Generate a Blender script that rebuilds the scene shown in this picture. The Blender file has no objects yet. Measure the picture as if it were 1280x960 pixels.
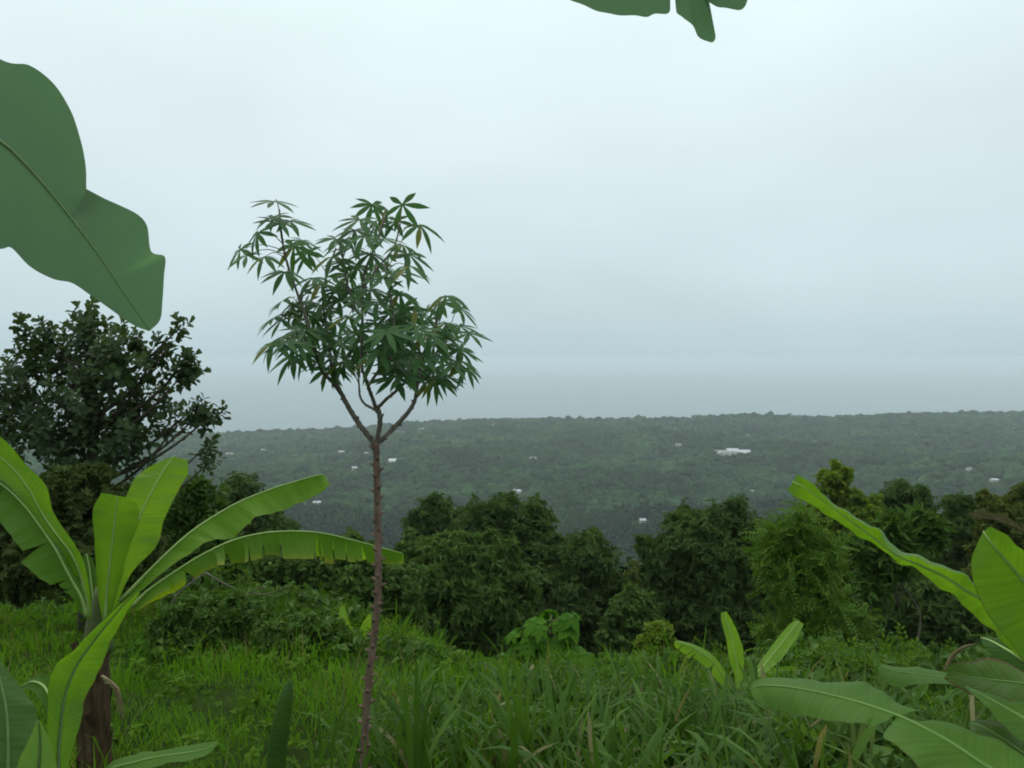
import bpy, math, random
import numpy as np
from mathutils import Vector, Matrix

random.seed(7)
rng = np.random.default_rng(11)
scene = bpy.context.scene
COL = scene.collection
R = math.radians

# ------------------------------------------------------------------ camera
CZ = 200.0                      # camera height above the sea (m)
FPX = 985.0                     # focal length in photo pixels (1280 wide)
HZ = 447.0                      # photo row of the level line
PITCH = math.atan((480 - HZ) / FPX)
cam = bpy.data.cameras.new('camera')
cam_o = bpy.data.objects.new('camera', cam)
COL.objects.link(cam_o)
cam.sensor_width = 36.0
cam.lens = 36.0 * FPX / 1280.0
cam.clip_start = 0.05
cam.clip_end = 120000.0
cam_o.location = (0, 0, CZ)
cam_o.rotation_euler = (math.pi / 2 - PITCH, 0, 0)
scene.camera = cam_o

# ------------------------------------------------------------------ sky
world = bpy.data.worlds.new('World')
scene.world = world
world.use_nodes = True
nt = world.node_tree
nt.nodes.clear()
N = nt.nodes.new
L = nt.links.new
SUN_EL, SUN_AZ = R(62), R(-25)          # azimuth from +Y, towards +X
out = N('ShaderNodeOutputWorld'); bg = N('ShaderNodeBackground')
bg.inputs['Strength'].default_value = 0.1
sky = N('ShaderNodeTexSky'); sky.sky_type = 'NISHITA'; sky.sun_disc = False
sky.sun_elevation = SUN_EL; sky.sun_rotation = SUN_AZ
sky.altitude = 200; sky.air_density = 1.0; sky.dust_density = 6.0; sky.ozone_density = 1.0
tc = N('ShaderNodeTexCoord'); sep = N('ShaderNodeSeparateXYZ')
L(tc.outputs['Generated'], sep.inputs[0])
ramp = N('ShaderNodeValToRGB')          # overcast: brighter towards the zenith, all round
el = ramp.color_ramp.elements
el[0].position = 0.0; el[0].color = (0.264, 0.342, 0.368, 1)
el[1].position = 1.0; el[1].color = (0.80, 0.87, 0.86, 1)
for p, c in ((0.05, (0.294, 0.368, 0.388)), (0.13, (0.334, 0.404, 0.424)), (0.25, (0.374, 0.440, 0.456)), (0.42, (0.432, 0.510, 0.520))):
    e = el.new(p); e.color = (*c, 1)
L(sep.outputs['Z'], ramp.inputs[0])
noi = N('ShaderNodeTexNoise'); noi.inputs['Scale'].default_value = 2.2; noi.inputs['Detail'].default_value = 3.0
mp = N('ShaderNodeMapping'); mp.inputs['Scale'].default_value = (1, 1, 2.6)
L(tc.outputs['Generated'], mp.inputs[0]); L(mp.outputs[0], noi.inputs['Vector'])
mr = N('ShaderNodeMapRange'); mr.inputs['From Min'].default_value = 0.3; mr.inputs['From Max'].default_value = 0.7
mr.inputs['To Min'].default_value = 18.8; mr.inputs['To Max'].default_value = 21.2
L(noi.outputs['Fac'], mr.inputs['Value'])
mul = N('ShaderNodeVectorMath'); mul.operation = 'SCALE'
L(ramp.outputs['Color'], mul.inputs[0]); L(mr.outputs[0], mul.inputs['Scale'])
mix = N('ShaderNodeMix'); mix.data_type = 'RGBA'; mix.inputs['Factor'].default_value = 0.06
L(mul.outputs[0], mix.inputs['A']); L(sky.outputs[0], mix.inputs['B'])
L(mix.outputs['Result'], bg.inputs['Color']); L(bg.outputs[0], out.inputs['Surface'])

sun = bpy.data.lights.new('sun', 'SUN'); sun.energy = 0.7; sun.angle = R(35); sun.color = (1.0, 0.96, 0.9)
sun_o = bpy.data.objects.new('sun', sun); COL.objects.link(sun_o)
sd = Vector((math.sin(SUN_AZ) * math.cos(SUN_EL), math.cos(SUN_AZ) * math.cos(SUN_EL), math.sin(SUN_EL)))
sun_o.rotation_euler = sd.to_track_quat('Z', 'Y').to_euler()
sun_o.location = (0, 0, CZ + 5)

vs = scene.view_settings
vs.view_transform = 'Standard'; vs.look = 'None'; vs.gamma = 1.0; vs.use_curve_mapping = False; vs.exposure = 0.0
scene.cycles.use_denoising = True
scene.cycles.max_bounces = 6; scene.cycles.diffuse_bounces = 3; scene.cycles.glossy_bounces = 2
scene.cycles.transmission_bounces = 4; scene.cycles.transparent_max_bounces = 4; scene.cycles.volume_bounces = 1
scene.cycles.filter_width = 1.9

# ------------------------------------------------------------------ geometry helpers
_sp, _cp = math.sin(PITCH), math.cos(PITCH)
CAMV = np.array([0, 0, CZ])
FWD = np.array([0, _cp, -_sp]); UPV = np.array([0, _sp, _cp]); RGT = np.array([1.0, 0, 0])

def P(px, py, d):
    """world point seen at a photo pixel, d metres ahead"""
    return CAMV + d * (FWD + (px - 640) / FPX * RGT + (480 - py) / FPX * UPV)

def smooth(t):
    t = np.clip(t, 0, 1); return t * t * (3 - 2 * t)

CREST_A = [-.75, -.5, -.38, -.30, -.2, -.12, -.04, .1, .22, .26, .30, .34, .40, .48, .58, .75]
CREST_Y = [545, 543, 541, 538, 534, 527, 523, 523, 522, 519, 517, 519, 521, 517, 515, 514]

def ground(x, y):
    """terrain height"""
    x = np.asarray(x, float); y = np.asarray(y, float)
    yy = np.maximum(y, 0.0)
    a = x / np.maximum(y, 3.0)
    yb = np.interp(a, [-.8, -.42, -.2, -.05, .8], [18, 16, 11, 7.3, 7.3])
    z = -1.6 - .2 * np.minimum(y, yb) - .40 * np.clip(yy - yb, 0, np.maximum(45 - yb, 0)) - .33 * np.maximum(yy - 45, 0)
    z = np.where(y < 0, -1.6 + np.minimum(-.2 * y, 5), z)
    z = z + .05 * np.sin(x * 1.7 + 1) * np.sin(y * 1.3) + .03 * np.sin(x * 4.1 + y * 3.3)
    yc = np.interp(a, CREST_A, CREST_Y)
    rc = -(yc + 4.5 - HZ) / FPX * 1900
    und = 7 * np.sin(x / 170 + 1.3) * np.sin(y / 210 + .5) + 5 * np.sin(x / 90 + y / 130) + 3 * np.sin(y / 60 - x / 75)
    f1 = -150 + (rc + 150) * smooth((yy - 800) / 1100) + und * (1 - smooth((yy - 1300) / 500)) * smooth((yy - 300) / 300)
    far = np.where(yy > 1900, rc - (yy - 1900) * .28, f1)
    far = np.maximum(far, -225)
    k = smooth((yy - 150) / 200)
    z = np.where(yy > 150, np.maximum(z, far) * k + z * (1 - k), z)
    rr = np.hypot(x, y)
    z = z * (1 - smooth((rr - 3000) / 900)) - 225 * smooth((rr - 3000) / 900)
    return z + CZ

def gz(x, y): return float(ground(x, y))

def new_mesh(name, V, F, mat, smooth_=False, uv=None, attrs=None):
    """V (n,3); F either (m,3)/(m,4) int array or a list of tuples"""
    me = bpy.data.meshes.new(name)
    V = np.asarray(V, np.float32)
    if isinstance(F, np.ndarray):
        m, k = F.shape
        me.vertices.add(len(V)); me.vertices.foreach_set('co', V.ravel())
        me.loops.add(m * k); me.loops.foreach_set('vertex_index', F.astype(np.int32).ravel())
        me.polygons.add(m)
        me.polygons.foreach_set('loop_start', np.arange(m, dtype=np.int32) * k)
        me.polygons.foreach_set('loop_total', np.full(m, k, np.int32))
        me.update(calc_edges=True)
    else:
        me.from_pydata(V.tolist(), [], F); me.update()
    if uv is not None:
        li = np.empty(len(me.loops), np.int32); me.loops.foreach_get('vertex_index', li)
        lay = me.uv_layers.new(name='UVMap')
        lay.data.foreach_set('uv', np.asarray(uv, np.float32)[li].ravel())
    for an, av in (attrs or {}).items():
        at = me.attributes.new(an, 'FLOAT', 'POINT'); at.data.foreach_set('value', np.asarray(av, np.float32))
    if smooth_:
        me.polygons.foreach_set('use_smooth', np.ones(len(me.polygons), bool))
    if mat: me.materials.append(mat)
    return me

def tag(o, label=None, cat=None, group=None, kind=None):
    for k, v in (('label', label), ('category', cat), ('group', group), ('kind', kind)):
        if v: o[k] = v
    return o

def thing(name, label, cat, loc, group=None):
    o = bpy.data.objects.new(name, None); COL.objects.link(o)
    o.location = loc; o.empty_display_size = .1
    return tag(o, label, cat, group)

def wloc(o):
    v = Vector((0, 0, 0))
    while o: v += o.location; o = o.parent
    return np.array(v)

def part(name, V, F, mat, parent, **kw):
    """a mesh given in world coordinates, linked under parent"""
    V = np.asarray(V, float)
    if parent is not None: V = V - wloc(parent)
    o = bpy.data.objects.new(name, new_mesh(name, V, F, mat, **kw)); COL.objects.link(o)
    if parent is not None: o.parent = parent
    return o

def linked(name, me, parent, M):
    """shared mesh placed by a world matrix"""
    o = bpy.data.objects.new(name, me); COL.objects.link(o)
    o.parent = parent
    o.matrix_basis = Matrix.Translation(-Vector(wloc(parent))) @ M
    return o

def catmull(pts, n):
    """n samples of a Catmull-Rom spline; returns (n,dim)"""
    p = np.asarray(pts, float); m = len(p)
    if m == 1: return np.repeat(p, n, 0)
    q = np.vstack([2 * p[0] - p[1], p, 2 * p[-1] - p[-2]])
    u = np.linspace(0, m - 1, n); return cr_eval(q, u)

def cr_eval(q, u):
    u = np.atleast_1d(u); i = np.clip(np.floor(u).astype(int), 0, len(q) - 4); t = (u - i)[:, None]
    a, b, c, d = q[i], q[i + 1], q[i + 2], q[i + 3]
    return .5 * (2 * b + (c - a) * t + (2 * a - 5 * b + 4 * c - d) * t ** 2 + (3 * b - a - 3 * c + d) * t ** 3)

def crq(pts):
    p = np.asarray(pts, float)
    return np.vstack([2 * p[0] - p[1], p, 2 * p[-1] - p[-2]])

def nrm(v):
    v = np.asarray(v, float); return v / np.maximum(np.linalg.norm(v, axis=-1, keepdims=True), 1e-9)

def tube(pts, rad, sides=8, cap=True, rough=0.0):
    pts = np.asarray(pts, float); n = len(pts); rad = np.broadcast_to(np.asarray(rad, float), (n,))
    T = nrm(np.gradient(pts, axis=0)); V = []; 
    a = np.cross(T[0], [0, 0, 1.0]) if abs(T[0][2]) < .9 else np.cross(T[0], [1.0, 0, 0]); a = nrm(a)
    for i in range(n):
        a = nrm(a - T[i] * np.dot(a, T[i])); b = np.cross(T[i], a)
        for k in range(sides):
            w = 2 * math.pi * k / sides
            r = rad[i] * (1 + rough * (random.random() - .5))
            V.append(pts[i] + r * (math.cos(w) * a + math.sin(w) * b))
    F = [(i * sides + k, i * sides + (k + 1) % sides, (i + 1) * sides + (k + 1) % sides, (i + 1) * sides + k) for i in range(n - 1) for k in range(sides)]
    if cap:
        F.append(tuple(reversed(range(sides)))); F.append(tuple((n - 1) * sides + k for k in range(sides)))
    return V, F

def join(parts):
    V, F = [], []
    for v, f in parts:
        o = len(V); V += list(v); F += [tuple(i + o for i in q) for q in f]
    return V, F

def scatter(tv, tf, pos, X, Z, sc, rnd=None):
    """copies of a template (x along, z normal): returns V, F, rnd attribute"""
    tv = np.asarray(tv, float); tf = np.asarray(tf)
    X = nrm(X); Y = nrm(np.cross(Z, X)); Z = np.cross(X, Y)
    n = len(pos); sc = np.broadcast_to(sc, (n,))
    V = (tv[None, :, 0, None] * X[:, None] + tv[None, :, 1, None] * Y[:, None] + tv[None, :, 2, None] * Z[:, None]) * sc[:, None, None] + pos[:, None]
    F = tf[None] + (np.arange(n) * len(tv))[:, None, None]
    r = rng.random(n) if rnd is None else rnd
    return V.reshape(-1, 3), F.reshape(-1, tf.shape[1]), np.repeat(r, len(tv))

def rdir(n):
    v = rng.normal(size=(n, 3)); return nrm(v)

# ------------------------------------------------------------------ leaf templates (x along the leaf, z its upper face)
def leaf2(Ln, W, fold=.25, droop=.15):
    return (np.array([(0, 0, 0), (Ln * .45, W / 2, W * fold), (Ln, 0, -Ln * droop), (Ln * .45, -W / 2, W * fold)]), np.array([(0, 3, 2), (0, 2, 1)]))

def leaf4(Ln, W, wide=.55, fold=.2, droop=.15):
    v = [(0, 0, 0), (Ln * wide * .55, W * .36, W * fold * .7), (Ln * wide * 1.3, W * .5, W * fold - Ln * droop * .45), (Ln, 0, -Ln * droop), (Ln * wide * 1.3, -W * .5, W * fold - Ln * droop * .45), (Ln * wide * .55, -W * .36, W * fold * .7), (Ln * .5, 0, -Ln * droop * .2)]
    f = [(0, 6, 1), (1, 6, 2), (2, 6, 3), (3, 6, 4), (4, 6, 5), (5, 6, 0)]
    return np.array(v), np.array(f)

def compose(items):
    V, F, o = [], [], 0
    for (v, f), M in items:
        h = np.c_[v, np.ones(len(v))] @ np.array(M).T
        V.append(h[:, :3]); F.append(np.asarray(f) + o); o += len(v)
    return np.vstack(V), np.vstack(F)

def rotm(rz=0, ry=0, rx=0, loc=(0, 0, 0)):
    return Matrix.Translation(loc) @ Matrix.Rotation(rz, 4, 'Z') @ Matrix.Rotation(ry, 4, 'Y') @ Matrix.Rotation(rx, 4, 'X')

rs = random.Random(3)
def sprig_whorl(n, Ln, W, tilt, maker=leaf2):
    """whorl of leaves around a twig end (z = twig direction)"""
    it = []
    for i in range(n):
        s = rs.uniform(.75, 1.15)
        it.append((maker(Ln * s, W * s), rotm(i * 2.4 + rs.uniform(-.3, .3), rs.uniform(tilt - .45, tilt + .45), rs.uniform(-.4, .4), (0, 0, rs.uniform(-.25, .1) * Ln))))
    return compose(it)

def sprig_pinnate(n, Lr, Ln, W):
    it = []
    for i in range(n):
        x = Lr * (i + .6) / n
        for s in (-1, 1):
            it.append((leaf2(Ln, W), rotm(s * rs.uniform(.9, 1.25), rs.uniform(.0, .5), 0, (x, 0, -.3 * x * x / Lr))))
    it.append((leaf2(Ln, W), rotm(0, .5, 0, (Lr, 0, -.3 * Lr))))
    return compose(it)

SPRIG = {
    'mango': sprig_whorl(9, .24, .065, .35),
    'broad': sprig_whorl(6, .22, .13, .45),
    'small': sprig_whorl(8, .13, .06, .2),
    'fine': sprig_pinnate(6, .34, .085, .04),
    'long': sprig_whorl(7, .34, .11, .65),
}

# ------------------------------------------------------------------ materials
def base_mat(name):
    m = bpy.data.materials.new(name); m.use_nodes = True
    n = m.node_tree; b = n.nodes['Principled BSDF']; o = n.nodes['Material Output']
    return m, n, b, o

def leafmat(name, c1, c2, trans=.3, rough=.5, tcol=None, spec=.35, nscale=3.0, dry=None):
    """foliage: two tones mixed by a random value per leaf spray and a soft noise; part of the light passes through"""
    m, n, b, o = base_mat(name)
    at = n.nodes.new('ShaderNodeAttribute'); at.attribute_name = 'rnd'
    no = n.nodes.new('ShaderNodeTexNoise'); no.inputs['Scale'].default_value = nscale
    g = n.nodes.new('ShaderNodeNewGeometry'); n.links.new(g.outputs['Position'], no.inputs['Vector'])
    ad = n.nodes.new('ShaderNodeMath'); ad.operation = 'ADD'; n.links.new(at.outputs['Fac'], ad.inputs[0]); n.links.new(no.outputs['Fac'], ad.inputs[1])
    ml = n.nodes.new('ShaderNodeMath'); ml.operation = 'MULTIPLY_ADD'; ml.inputs[1].default_value = .75; ml.inputs[2].default_value = -.2; ml.use_clamp = True
    n.links.new(ad.outputs[0], ml.inputs[0])
    mx = n.nodes.new('ShaderNodeMix'); mx.data_type = 'RGBA'; n.links.new(ml.outputs[0], mx.inputs['Factor'])
    mx.inputs['A'].default_value = (*c1, 1); mx.inputs['B'].default_value = (*c2, 1)
    if dry:                                     # a few withered leaves among the green
        th = n.nodes.new('ShaderNodeMath'); th.operation = 'GREATER_THAN'; th.inputs[1].default_value = dry[0]; n.links.new(at.outputs['Fac'], th.inputs[0])
        dm = n.nodes.new('ShaderNodeMix'); dm.data_type = 'RGBA'; n.links.new(th.outputs[0], dm.inputs['Factor']); n.links.new(mx.outputs['Result'], dm.inputs['A']); dm.inputs['B'].default_value = (*dry[1], 1); mx = dm
    n.links.new(mx.outputs['Result'], b.inputs['Base Color'])
    b.inputs['Roughness'].default_value = rough; b.inputs['Specular IOR Level'].default_value = spec
    if trans:
        t = n.nodes.new('ShaderNodeBsdfTranslucent'); 
        hs = n.nodes.new('ShaderNodeMix'); hs.data_type = 'RGBA'; hs.blend_type = 'MULTIPLY'; hs.inputs['Factor'].default_value = 1.0
        n.links.new(mx.outputs['Result'], hs.inputs['A']); hs.inputs['B'].default_value = (*(tcol or (1.5, 1.5, .8)), 1)
        n.links.new(hs.outputs['Result'], t.inputs['Color'])
        ms = n.nodes.new('ShaderNodeMixShader'); ms.inputs[0].default_value = trans
        n.links.new(b.outputs[0], ms.inputs[1]); n.links.new(t.outputs[0], ms.inputs[2]); n.links.new(ms.outputs[0], o.inputs['Surface'])
    return m

def banana_mat(name, c1, c2, trans=.4, edge=(.08, .09, .02), edge_w=.975, yellow=0.0, rough=.42, tmul=(1.7, 1.6, .6), vein=.6):
    """blade: fine veins across the leaf, soft mottling, brown rim; UV x = across (-1..1), y = metres along"""
    m, n, b, o = base_mat(name); k = n.links.new
    uv = n.nodes.new('ShaderNodeUVMap'); uv.uv_map = 'UVMap'
    sp = n.nodes.new('ShaderNodeSeparateXYZ'); k(uv.outputs[0], sp.inputs[0])
    ab = n.nodes.new('ShaderNodeMath'); ab.operation = 'ABSOLUTE'; k(sp.outputs['X'], ab.inputs[0])
    # veins lean forward towards the edge
    ve = n.nodes.new('ShaderNodeMath'); ve.operation = 'MULTIPLY_ADD'; ve.inputs[1].default_value = -.06; k(ab.outputs[0], ve.inputs[0]); k(sp.outputs['Y'], ve.inputs[2])
    cb = n.nodes.new('ShaderNodeCombineXYZ'); k(ve.outputs[0], cb.inputs['Y'])
    wx = n.nodes.new('ShaderNodeTexNoise'); wx.inputs['Scale'].default_value = 75; wx.inputs['Detail'].default_value = 3; k(cb.outputs[0], wx.inputs['Vector'])
    g = n.nodes.new('ShaderNodeNewGeometry')
    no = n.nodes.new('ShaderNodeTexNoise'); no.inputs['Scale'].default_value = 5; no.inputs['Detail'].default_value = 4; k(g.outputs['Position'], no.inputs['Vector'])
    sm = n.nodes.new('ShaderNodeMath'); sm.operation = 'ADD'; k(wx.outputs['Fac'], sm.inputs[0]); k(no.outputs['Fac'], sm.inputs[1])
    mr = n.nodes.new('ShaderNodeMapRange'); mr.inputs['From Min'].default_value = .65; mr.inputs['From Max'].default_value = 1.35; k(sm.outputs[0], mr.inputs['Value'])
    mx = n.nodes.new('ShaderNodeMix'); mx.data_type = 'RGBA'; k(mr.outputs[0], mx.inputs['Factor'])
    mx.inputs['A'].default_value = (*c1, 1); mx.inputs['B'].default_value = (*c2, 1)
    col = mx.outputs['Result']
    if yellow:
        ye = n.nodes.new('ShaderNodeMath'); ye.operation = 'MULTIPLY_ADD'; ye.inputs[1].default_value = .8; k(wx.outputs['Fac'], ye.inputs[0]); k(ab.outputs[0], ye.inputs[2])
        yr = n.nodes.new('ShaderNodeMapRange'); yr.inputs['From Min'].default_value = 1.05; yr.inputs['From Max'].default_value = 1.5; yr.inputs['To Max'].default_value = yellow; k(ye.outputs[0], yr.inputs['Value'])
        ym = n.nodes.new('ShaderNodeMix'); ym.data_type = 'RGBA'; k(yr.outputs[0], ym.inputs['Factor']); k(col, ym.inputs['A']); ym.inputs['B'].default_value = (.32, .30, .03, 1); col = ym.outputs['Result']
    en = n.nodes.new('ShaderNodeMath'); en.operation = 'MULTIPLY_ADD'; en.inputs[1].default_value = .06; k(no.outputs['Fac'], en.inputs[0]); k(ab.outputs[0], en.inputs[2])
    er = n.nodes.new('ShaderNodeMapRange'); er.inputs['From Min'].default_value = edge_w + .03; er.inputs['From Max'].default_value = edge_w + .055; k(en.outputs[0], er.inputs['Value'])
    em = n.nodes.new('ShaderNodeMix'); em.data_type = 'RGBA'; k(er.outputs[0], em.inputs['Factor']); k(col, em.inputs['A']); em.inputs['B'].default_value = (*edge, 1); col = em.outputs['Result']
    k(col, b.inputs['Base Color']); b.inputs['Roughness'].default_value = rough; b.inputs['Specular IOR Level'].default_value = .2
    bp = n.nodes.new('ShaderNodeBump'); bp.inputs['Strength'].default_value = vein; bp.inputs['Distance'].default_value = .006; k(wx.outputs['Fac'], bp.inputs['Height']); k(bp.outputs[0], b.inputs['Normal'])
    t = n.nodes.new('ShaderNodeBsdfTranslucent')
    hs = n.nodes.new('ShaderNodeMix'); hs.data_type = 'RGBA'; hs.blend_type = 'MULTIPLY'; hs.inputs['Factor'].default_value = 1.0
    k(col, hs.inputs['A']); hs.inputs['B'].default_value = (*tmul, 1); k(hs.outputs['Result'], t.inputs['Color'])
    ms = n.nodes.new('ShaderNodeMixShader'); ms.inputs[0].default_value = trans
    k(b.outputs[0], ms.inputs[1]); k(t.outputs[0], ms.inputs[2]); k(ms.outputs[0], o.inputs['Surface'])
    return m

def solid(name, c1, c2, scale=10, rough=.8, bump=.3, detail=5, stretch=(1, 1, 1), spec=.3, dist=.01):
    m, n, b, o = base_mat(name)
    tc = n.nodes.new('ShaderNodeTexCoord'); mp = n.nodes.new('ShaderNodeMapping'); mp.inputs['Scale'].default_value = stretch
    n.links.new(tc.outputs['Object'], mp.inputs[0])
    no = n.nodes.new('ShaderNodeTexNoise'); no.inputs['Scale'].default_value = scale; no.inputs['Detail'].default_value = detail; n.links.new(mp.outputs[0], no.inputs['Vector'])
    mr = n.nodes.new('ShaderNodeMapRange'); mr.inputs['From Min'].default_value = .3; mr.inputs['From Max'].default_value = .7; n.links.new(no.outputs['Fac'], mr.inputs['Value'])
    mx = n.nodes.new('ShaderNodeMix'); mx.data_type = 'RGBA'; n.links.new(mr.outputs[0], mx.inputs['Factor'])
    mx.inputs['A'].default_value = (*c1, 1); mx.inputs['B'].default_value = (*c2, 1); n.links.new(mx.outputs['Result'], b.inputs['Base Color'])
    b.inputs['Roughness'].default_value = rough; b.inputs['Specular IOR Level'].default_value = spec
    if bump:
        bp = n.nodes.new('ShaderNodeBump'); bp.inputs['Strength'].default_value = bump; bp.inputs['Distance'].default_value = dist; n.links.new(no.outputs['Fac'], bp.inputs['Height']); n.links.new(bp.outputs[0], b.inputs['Normal'])
    return m

def canopy_mat(name):
    """far canopy: dark crowns, patches of lighter groves and olive clearings at several sizes, and a tint of its own for each crown"""
    m, n, b, o = base_mat(name); k = n.links.new
    g = n.nodes.new('ShaderNodeNewGeometry'); mp = n.nodes.new('ShaderNodeMapping'); mp.inputs['Scale'].default_value = (1, 1, 0); k(g.outputs['Position'], mp.inputs[0])
    at = n.nodes.new('ShaderNodeAttribute'); at.attribute_name = 'rnd'
    def noise(sc, lo, hi, det=4):
        t = n.nodes.new('ShaderNodeTexNoise'); t.inputs['Scale'].default_value = sc; t.inputs['Detail'].default_value = det; k(mp.outputs[0], t.inputs['Vector'])
        r = n.nodes.new('ShaderNodeMapRange'); r.inputs['From Min'].default_value = lo; r.inputs['From Max'].default_value = hi; k(t.outputs['Fac'], r.inputs['Value']); return r.outputs[0]
    def mixc(f, a_, b_):
        x = n.nodes.new('ShaderNodeMix'); x.data_type = 'RGBA'; k(f, x.inputs['Factor'])
        for sock, val in (('A', a_), ('B', b_)):
            if isinstance(val, tuple): x.inputs[sock].default_value = (*val, 1)
            else: k(val, x.inputs[sock])
        return x.outputs['Result']
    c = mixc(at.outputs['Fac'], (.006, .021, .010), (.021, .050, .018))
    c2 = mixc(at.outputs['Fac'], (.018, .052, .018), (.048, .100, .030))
    c = mixc(noise(.011, .45, .66), c, c2)
    c = mixc(noise(.0050, .58, .72), c, (.056, .094, .030))
    c = mixc(noise(.0060, .52, .66, 6), c, (.012, .024, .010))
    k(c, b.inputs['Base Color']); b.inputs['Roughness'].default_value = .95; b.inputs['Specular IOR Level'].default_value = .05
    return m

M = {}
M['ground'] = solid('soil_and_low_growth', (.014, .026, .006), (.030, .052, .010), 2.2, 1.0, .6, 8, dist=.05, spec=.02)
M['sea'] = solid('sea_water', (.034, .062, .074), (.042, .074, .084), .004, .2, .12, 6, spec=.5, dist=.4)
M['bark'] = solid('bark', (.045, .035, .025), (.09, .075, .055), 9, .9, .7, 6, (1, 1, .3), dist=.02)
M['pale_bark'] = solid('pale_bark', (.075, .065, .045), (.14, .125, .09), 9, .9, .6, 6, (1, 1, .3), dist=.02)
M['cassava_bark'] = solid('cassava_bark', (.085, .055, .040), (.20, .130, .092), 26, .8, .6, 5, (1, 1, .5), dist=.006)
M['cassava_twig'] = solid('cassava_twig', (.10, .085, .07), (.17, .15, .12), 26, .8, .5, 5, dist=.006)
M['petiole'] = solid('petiole', (.10, .09, .04), (.13, .14, .05), 20, .6, .0)
M['cassava_leaf'] = leafmat('cassava_leaf', (.040, .100, .036), (.074, .162, .050), .40, .5, (1.4, 1.5, .9), spec=.12, nscale=4, dry=(.885, (.15, .17, .04)))
M['jack_leaf'] = leafmat('glossy_oval_leaf', (.034, .060, .026), (.066, .106, .040), .3, .55, spec=.15, nscale=2)
M['mango'] = leafmat('mango_leaf', (.036, .070, .019), (.080, .134, .034), .3, .65, spec=.1, nscale=.8)
M['mango_green'] = leafmat('mango_leaf_fresh', (.042, .084, .019), (.090, .156, .034), .3, .65, spec=.1, nscale=.8)
M['olive'] = leafmat('olive_leaf', (.050, .072, .014), (.105, .132, .025), .28, .65, spec=.1, nscale=.8)
M['thicket'] = leafmat('brownish_leaf', (.034, .054, .014), (.070, .100, .024), .25, .65, spec=.1, nscale=1.5)
M['bright'] = leafmat('bright_leaf', (.050, .110, .010), (.105, .200, .020), .3, .55, spec=.15, nscale=1.2)
M['mid'] = leafmat('mid_green_leaf', (.038, .085, .014), (.078, .150, .024), .28, .55, spec=.15, nscale=1.2)
M['lime'] = leafmat('lime_leaf', (.080, .135, .014), (.155, .225, .024), .35, .6, spec=.15, nscale=1.2)
M['fresh'] = leafmat('sapling_leaf', (.038, .112, .008), (.076, .180, .014), .4, .65, spec=.08, nscale=2)
M['forest'] = canopy_mat('far_canopy')
M['grass'] = leafmat('meadow_grass', (.032, .094, .004), (.112, .250, .010), .40, .7, spec=.08, nscale=.7, dry=(.985, (.16, .15, .05)))
M['weed'] = leafmat('low_weed', (.034, .080, .006), (.085, .165, .012), .3, .7, spec=.08, nscale=.9)
M['tall'] = leafmat('tall_grass_blade', (.022, .062, .007), (.078, .155, .020), .34, .55, spec=.14, nscale=.9, dry=(.955, (.17, .16, .07)))
M['dry'] = solid('dry_plant', (.16, .12, .06), (.30, .24, .13), 22, .9, .4, 5, (1, 1, .25))
M['dry_dark'] = solid('dry_sheath', (.032, .020, .011), (.11, .075, .042), 30, .9, .8, 7, (1, 1, .12), dist=.02, spec=.1)
M['stem'] = solid('banana_stem', (.030, .019, .010), (.11, .074, .040), 38, .85, 1.0, 8, (1, 1, .10), dist=.03, spec=.1)
M['frond'] = solid('dry_frond', (.075, .068, .025), (.13, .115, .05), 22, .9, .2, 5)
M['pale_blade'] = leafmat('pale_grass_stalk', (.085, .135, .035), (.15, .20, .06), .3, .6, spec=.15)
M['stem_green'] = solid('banana_stem_green', (.05, .075, .02), (.11, .13, .045), 9, .6, .5, 6, (1, 1, .2), dist=.01)
M['rib'] = solid('banana_midrib', (.24, .36, .10), (.32, .44, .14), 14, .5, .1)
M['rib_soft'] = solid('banana_midrib_soft', (.085, .175, .030), (.11, .21, .04), 14, .5, .1)
M['rib_dark'] = solid('banana_midrib_under', (.06, .12, .03), (.09, .16, .04), 14, .5, .1)
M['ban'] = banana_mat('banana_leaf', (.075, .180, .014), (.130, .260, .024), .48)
M['ban_y'] = banana_mat('banana_leaf_yellowing', (.100, .215, .016), (.165, .300, .026), .48, yellow=.85, edge=(.30, .26, .05), edge_w=.93)
M['ban_light'] = banana_mat('banana_leaf_light', (.110, .230, .018), (.185, .330, .034), .48)
M['ban_pale'] = banana_mat('banana_leaf_waxy', (.048, .122, .010), (.078, .168, .018), .30, rough=.55)
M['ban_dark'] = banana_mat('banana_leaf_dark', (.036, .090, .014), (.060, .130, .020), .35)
M['ban_brown'] = banana_mat('banana_leaf_browned', (.055, .115, .016), (.090, .165, .024), .38, edge=(.10, .075, .03), edge_w=.86)
M['ban_shade'] = banana_mat('banana_leaf_shade_tint', (.085, .175, .056), (.100, .200, .064), .64)  # shaded-leaf copy, paled so that its colour carries haze
M['ban_over'] = banana_mat('banana_leaf_overhead', (.105, .205, .105), (.114, .216, .112), .66, edge=(.10, .19, .10), rough=.55, tmul=(1.5, 1.5, 1.15), vein=.12)  # cool pale tint puts milky haze into the leaf colour
M['ban_old'] = banana_mat('banana_leaf_old', (.20, .19, .03), (.30, .26, .05), .3, edge=(.2, .12, .04), edge_w=.85)
M['white_leaf'] = solid('bleached_leaf', (.20, .25, .19), (.36, .40, .33), 30, .7, .2)
M['roof'] = solid('metal_roof', (.32, .35, .37), (.52, .54, .55), .35, .5, 0)
M['roof_grey'] = solid('weathered_roof', (.20, .21, .21), (.34, .33, .31), .35, .6, 0)
M['wall'] = solid('plaster_wall', (.50, .50, .47), (.66, .66, .62), .5, .85, 0)
M['opening'] = solid('dark_opening', (.02, .022, .025), (.04, .042, .045), 2, .4, 0)

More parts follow.
